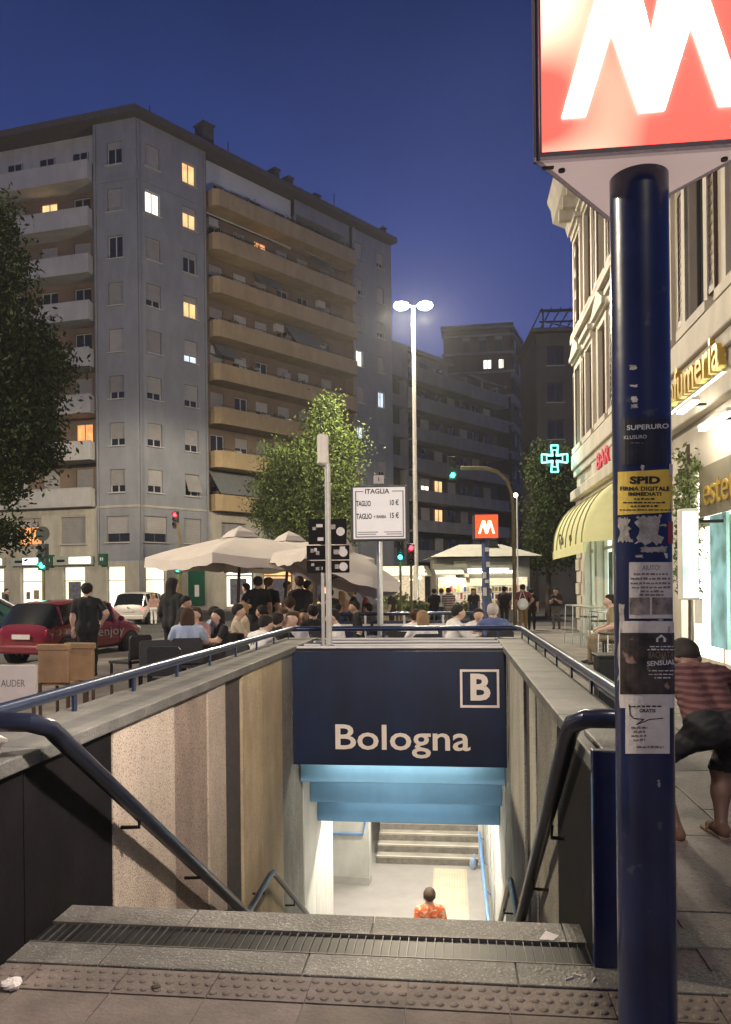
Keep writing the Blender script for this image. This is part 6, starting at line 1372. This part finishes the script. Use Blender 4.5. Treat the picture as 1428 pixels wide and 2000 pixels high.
seated(871, 1190, 12.7, -75, 'dark haired man in a white shirt in profile to the right', ch='black chair of the man in profile', top='white', bottom='dark', hair='hdark', face=True, lean=.32, arms='table', cell=.022, long_sleeve=True)
seated(966, 1187, 12.9, 12, 'grey haired man in a blue polo shirt with his back to us', ch='black chair of the grey haired man', top='blue', bottom='grey', hair='hgrey', lean=.12, arms='table', cell=.022, build=1.12)
seated(935, 1195, 14.0, 170, 'woman in a white blouse hidden behind the grey haired man', ch='black chair of the woman in the white blouse', top='white', bottom='dark', hair='hdark', style='bob', lean=.1, arms='table', face=True)
seated(700, 1180, 15.6, 100, 'person in black sitting below the tilted parasol', ch='black chair below the tilted parasol', top='black', bottom='black', skin='tan', lean=.1)
seated(520, 1190, 14.2, 60, 'person in a dark top at the table behind the back print', ch='black chair of the dark top behind the back print', top='dark', bottom='dark', skin='tan', lean=.15, arms='table')
seated(535, 1206, 11.6, -20, 'person in dark clothes left of the man looking down', ch='black chair left of the man looking down', top='black', bottom='dark', skin='tan', lean=.2, arms='table')
seated(598, 1196, 14.4, 160, 'person in maroon sitting right of the woman drinking', ch='black chair of the person in maroon', top='maroon', bottom='dark', skin='tan', hair='hdark', lean=.1, arms='table', face=True)
seated(655, 1186, 16.0, -30, 'person in navy under the tilted parasol', ch='black chair of the person in navy', top='navy', bottom='dark', skin='tan', lean=.1, arms='table')
seated(438, 1197, 12.6, 120, 'woman in a black top left of the cream shirt', ch='black chair of the woman in the black top', top='black', bottom='dark', hair='hdark', style='long', lean=.15, arms='table', face=True)
seated(410, 1192, 13.8, -60, 'man in a pale blue top behind the woman facing us', ch='black chair of the man in the pale blue top', top='paleblue', bottom='dark', hair='hdark', lean=.12, arms='table')
seated(725, 1184, 16.6, 60, 'person in a dark top at the far table', ch='black chair at the far table', top='dark', bottom='black', skin='tan', lean=.1)
seated(1200, 1168, 15.5, 80, 'dark haired person in a pale top sitting outside the bar', ch='black chair outside the bar', top='olive', bottom='khaki', hair='hdark', style='short', lean=.1, arms='lap')
# back print on the white T-shirt
b = MB(); 
for q in ((-.09, .0), (-.03, .015), (.03, .0), (.075, .012)): b.add([(q[0], 0, q[1]), (q[0] + .028, 0, q[1]), (q[0] + .05, 0, q[1] + .075), (q[0] + .022, 0, q[1] + .075)], [(0, 1, 2, 3)])
b.v = [v for v in b.v]; o = b.build('back_print', M_print, w1); o.location = (.0, -.045, .84); o.rotation_euler = (-.42, 0, 0)
# --- person on the stairs
p = W(839, 1737, 12.2)
person('person in an orange patterned shirt going down the stairs into the underpass', (p.x, 12.2, ZF), R(4), pose='stand', H=p.z - ZF, top='orange', bottom='khaki', skin='tan', hair='hbrown', style='short', cell=.02, group=None)
o = bpy.context.scene.objects['person'] if False else None
# --- bending person right of the pillar
pe = mat('striped_top', (.25, .06, .06), .9); stripes(pe, (.05, .016, .018), (.10, .046, .044), 8.0, 'Z')
f0 = W(1412, 1640, 4.95); f0.z = 0
bp = dict(pelvis=(.0, .02, .71), spine=(.10, .78, .62), toe=(.05, 1, 0), legs=[((-.1, 0, .69), (-.36, .16, .47), (-.30, -.02, .085)), ((.09, 0, .68), (.10, .16, .42), (.02, .02, .085))])
arm_l = ((-.36, .62, .72), (-.30, .72, .50)); arm_r = ((.34, .62, .78), (.22, .78, .58))
bent = person('person in a dark red striped top and dark shorts bending over at the right edge', (f0.x - .02, f0.y, 0), R(4), cell=.0105, wrinkle=.0042, pose=bp, H=1.72, arms=(arm_l, arm_r), top=pe, bottom='black', skin='dark', hair='hdark', style='short', shoe='darkskin', shorts=True, sleeve=.9, build=.98)
for hip, kn, an in bp['legs']:
    s_ = 1.72 / 1.735; a_ = Vector(an) * s_; m = MB(Matrix.Translation((a_.x, a_.y, 0)))
    m.poly([(-.045, -.07), (.045, -.07), (.052, .02), (.058, .12), (.04, .20), (0, .215), (-.045, .19), (-.05, .10), (-.042, .02)], 'z', .0, .026); m.build('sandal', C('sandal'), bent, bevel=.006)
    m = MB(Matrix.Translation((a_.x, a_.y, 0))); m.tube([(-.05, .10, .02), (-.035, .085, .07), (0, .08, .082), (.035, .085, .07), (.055, .10, .02)], .009, 6); m.build('strap', C('sandal'), bent, True)

# ================================================================== TABLES, GLASSES, CHAIRS, FOREGROUND THINGS
TG = 'cafe tables on the terrace'
def table(px, Y, lab, dark=True):
    p = W(px, HY, Y); t = thing('cafe_table', lab, 'table', (p.x, Y, 0), random.uniform(-.2, .2), TG)
    MB().box(-.36, .36, -.36, .36, .72, .75).build('tabletop', M_dark if dark else M_steel, t, bevel=.006); MB().tube([(0, 0, .02), (0, 0, .72)], .028, 8).build('leg', M_dark, t); MB().lathe([(.24, 0), (.24, .015), (.05, .035)], 16).build('base', M_dark, t); return p
M_gl = mat('drinking_glass', (.75, .78, .76), .06, trans=.85, var=.02); M_bot = mat('bottle_glass', (.10, .14, .09), .1, coat=.4)
def glass(px, Y, dx, dy, lab, kind='glass'):
    p = W(px, HY, Y)
    if kind == 'glass': o = MB().lathe([(.028, 0), (.036, .12), (.033, .12), (.026, .008)], 10).build('glass', M_gl, None, True)
    elif kind == 'bottle': o = MB().lathe([(.034, 0), (.034, .15), (.014, .2), (.013, .25)], 10).build('bottle', M_bot, None, True)
    else: o = MB().box(-.05, .05, -.035, .035, 0, .12).build('napkin_box', M_white, None, bevel=.005)
    o.location = (p.x + dx, Y + dy, .75); tag(o, lab, kind.replace('_', ' ') if kind != 'box' else 'napkin box', 'glasses and bottles on the terrace tables')
for px, Y, lab in ((385, 12.2, 'dark table between the pale blue shirt and the woman facing us'), (505, 11.3, 'dark table in front of the man with the back print'), (566, 12.3, 'dark table of the woman drinking'), (735, 11.9, 'dark table with glasses below the price board'), (650, 12.0, 'dark table of the man with crossed arms'), (840, 13.0, 'dark table of the blonde woman'), (905, 12.9, 'dark table between the man in profile and the grey haired man'), (950, 13.6, 'dark table of the grey haired man'), (470, 13.9, 'dark table at the parasol pole')): table(px, Y, lab)
for i, (px, dx) in enumerate(((718, 0), (726, .02), (735, 0), (744, .01), (753, .02))): glass(px, 11.8 + .06 * (i % 2), 0, 0, ('small glass at the left end of the row below the price board', 'second glass from the left below the price board', 'middle glass in the row below the price board', 'fourth glass from the left below the price board', 'small glass at the right end of the row below the price board')[i])
glass(880, 12.75, 0, 0, 'white napkin box between the man in profile and the grey haired man', 'box'); glass(936, 13.4, 0, 0, 'bottle near the grey haired man', 'bottle'); glass(960, 13.45, 0, 0, 'white napkin box beside the grey haired man', 'box')
# low blue barrier across the square
Yr = 15.5; p = W(820, HY, Yr); t = thing('barrier', 'low dark blue barrier with pale cross bars behind the terrace tables', 'barrier', (p.x, Yr, 0), -R(3))
MB().tube([(-1.9, 0, 1.06), (1.25, 0, 1.06)], .035, 10).build('rail', M_rail, t, True)
for i in range(4): MB().box(-1.85 + i * .78, -1.12 + i * .78, -.015, .015, .25, .92).build('panel', M_navy, t); 
for i in range(5): MB().box(-1.9 + i * .78, -1.86 + i * .78, -.02, .02, 0, 1.05).build('post', M_white, t)
MB().box(-1.85, 1.22, -.022, -.016, .80, .86).build('stripe', M_white, t)
# stray chairs
for px, Y, rz, lab in ((300, 11.4, 20, 'empty black chair nearest the red car'), (335, 10.2, -10, 'large black chair just behind the guard rail'), (425, 12.8, 40, 'empty dark chair beside the cream shirt'), (252, 12.5, 60, 'empty black chair behind the brown chair backs'), (770, 13.4, 15, 'empty dark chair beyond the row of glasses')):
    p = W(px, HY, Y); chair((p.x, Y, 0), R(rz), lab)
# brown canvas folding chairs and white printed board on the left pavement
M_can = mat('brown_canvas', (.30, .185, .10), .75, var=.18, scale=5, bump=.2, stain=.2)
for px, Y, rz, lab in ((104, 9.7, -8, 'brown canvas folding chair next to the white printed board'), (155, 9.9, -16, 'brown canvas folding chair farther from the white printed board')):
    p = W(px, HY, Y); t = thing('folding_chair', lab, 'chair', (p.x, Y, 0), R(rz), 'brown folding chairs on the left pavement')
    m = MB(); m.box(-.20, .20, -.03, .03, .46, .93); m.box(-.21, .21, -.05, .05, .87, .945); m.build('backrest', M_can, t, bevel=.012); MB().box(-.2, .2, .03, .42, .42, .46).build('seat', M_can, t)
    for x in (-.19, .19):
        for y, h_ in ((-.0, .46), (.4, .43)): MB().box(x - .015, x + .015, y - .015, y + .015, 0, h_).build('leg', M_wood, t)
p = W(20, HY, 9.4); t = thing('printed_board', 'white printed board cut off by the left edge with grey lettering', 'board', (p.x, 9.4, 0), R(-4))
MB().box(-.45, .32, -.03, .03, .22, .72).build('panel', mat('board_pale', (.58, .52, .48), .6, var=.06), t, bevel=.006); m = MB(); put_text(m, 'AUDER', .30, .085, lambda a, b, c: (.02 + a + .02, -.031 - c, .46 + b), .0, .002); m.build('lettering', M_inkg, t)
for x in (-.4, .28): MB().box(x - .015, x + .015, -.02, .02, 0, .22).build('leg', M_wood, t)
# crumpled paper bag on the near coping
def crumple(name, c, r, m_, lab, cat, seed, rot=0., flat=1.):
    rng = random.Random(seed); b = MB(); b.ball((0, 0, 0), r, 14, 9); b.v = [v * (1 + rng.uniform(-.22, .22)) for v in b.v]; o = b.build(name, m_, None); o.location = c; o.rotation_euler = (0, 0, rot); return tag(o, lab, cat)
q = S(-2.17, 3.2, ZC); crumple('paper_bag', (q.x, q.y, ZC + .055), (.17, .13, .07), M_pap, 'pale crumpled paper bag lying on the near end of the left coping', 'bag', 3)
# litter
q = W(1070, 1842, 3.38); q = S(*toS(Vector((q.x, 3.55 , 0))), 0); b = MB(); b.add([(-.045, -.02, .006), (.02, -.03, .004), (.05, .0, .012), (.0, .035, .02), (-.045, -.02, .005), (.02, -.03, .003), (.05, 0, .011), (0, .035, .019)], [(0, 1, 2, 3), (7, 6, 5, 4)]); pz = W(1070, 1842, 3.56)
o = b.build('paper_scrap', M_pap, None, loc=(pz.x, 3.56, .013)); tag(o, 'small folded white paper on the right end of the grating', 'litter')
pz = W(22, 1927, 3.17); crumple('paper_ball', (pz.x, 3.17, .028), (.042, .035, .022), M_pap, 'crumpled white tissue on the tactile tiles at the lower left', 'litter', 9)
pz = W(306, 1929, 3.16); crumple('dry_leaf', (pz.x, 3.16, .016), (.02, .014, .008), M_bark, 'small dark dry leaf on the tactile tiles', 'litter', 4)
for i, (px, py, a, lab) in enumerate(((1112, 1922, .4, 'cigarette end lying alone left of the pillar foot'), (1128, 1916, -.6, 'cigarette end between the other two by the pillar foot'), (1160, 1926, 1.0, 'cigarette end closest to the pillar foot'))):
    Yc = FPX * 1.65 / (py - HY); pz = W(px, py, Yc); o = MB().tube([(-.02, 0, .006), (.02, 0, .006)], .004, 6).build('cigarette_end', M_pap, None, loc=(pz.x, Yc, .010), rot=(0, 0, a)); tag(o, lab, 'litter', 'cigarette ends by the pillar')
# high bar tables and stools outside the bar
M_alu = mat('aluminium', (.55, .57, .56), .3, metal=.8, var=.1)
BG = 'metal stools and tables outside the bar'
def stool(px, Y, rz, lab, h_=.78, dark=False, w_=.36):
    p = W(px, HY, Y); t = thing('bar_stool' if h_ < .95 else 'bar_table', lab, 'stool' if h_ < .95 else 'table', (p.x, Y, 0), R(rz), BG); a = w_ / 2
    MB().box(-a, a, -a, a, h_ - .035, h_).build('seat' if h_ < .95 else 'tabletop', M_case if dark else M_alu, t, bevel=.008)
    for x in (-a + .015, a - .015):
        for y in (-a + .015, a - .015): MB().tube([(x * 1.1, y * 1.1, 0), (x, y, h_ - .036)], .012, 6).build('leg', M_alu, t)
    for z_ in (.25,):
        m = MB(); m.tube([(-a, -a, z_), (a, -a, z_), (a, a, z_), (-a, a, z_), (-a, -a, z_)], .009, 5); m.build('foot_ring', M_alu, t)
for px, Y, rz, lab, h_, dk, w_ in ((1131, 21.0, 5, 'pale high table farthest from the pillar', 1.05, False, .6), (1150, 19.6, 0, 'black topped stool beside the farthest high table', .80, True, .36), (1166, 19.0, -4, 'pale high table in the middle outside the bar', 1.05, False, .6), (1172, 17.4, 6, 'black topped stool in the middle outside the bar', .80, True, .36), (1186, 16.4, 0, 'pale high table nearest the pillar', 1.05, False, .6), (1196, 14.6, 8, 'black topped low stool close to the guard rail', .70, True, .42)): stool(px, Y, rz, lab, h_, dk, w_)
# black box behind the rail left of the pillar
p = W(1195, 1300, 8.6); t = thing('planter', 'black box planter behind the guard rail left of the pillar', 'planter', (p.x, 8.6, 0), -TH)
MB().box(-.17, .17, -.17, .17, .0, p.z + .1).build('box', M_case, t, bevel=.01); MB().box(-.19, .19, -.19, .19, p.z + .1, p.z + .13).build('rim', M_case, t, bevel=.006)
# ================================================================== THIN HAZE, ADDED TO GIVE THE LAMPS A HALO
hz = MB(MS).box(-118, 98, -48, 180, -7.0, 36.5)
hm = bpy.data.materials.new('haze'); hm.use_nodes = True; n = hm.node_tree; n.nodes.remove(n.nodes['Principled BSDF'])
v = n.nodes.new('ShaderNodeVolumePrincipled'); v.inputs['Color'].default_value = (.9, .92, 1., 1); v.inputs['Density'].default_value = .0005; v.inputs['Anisotropy'].default_value = .55
n.links.new(v.outputs[0], n.nodes['Material Output'].inputs['Volume'])
hz.build('haze', hm, kind='stuff')
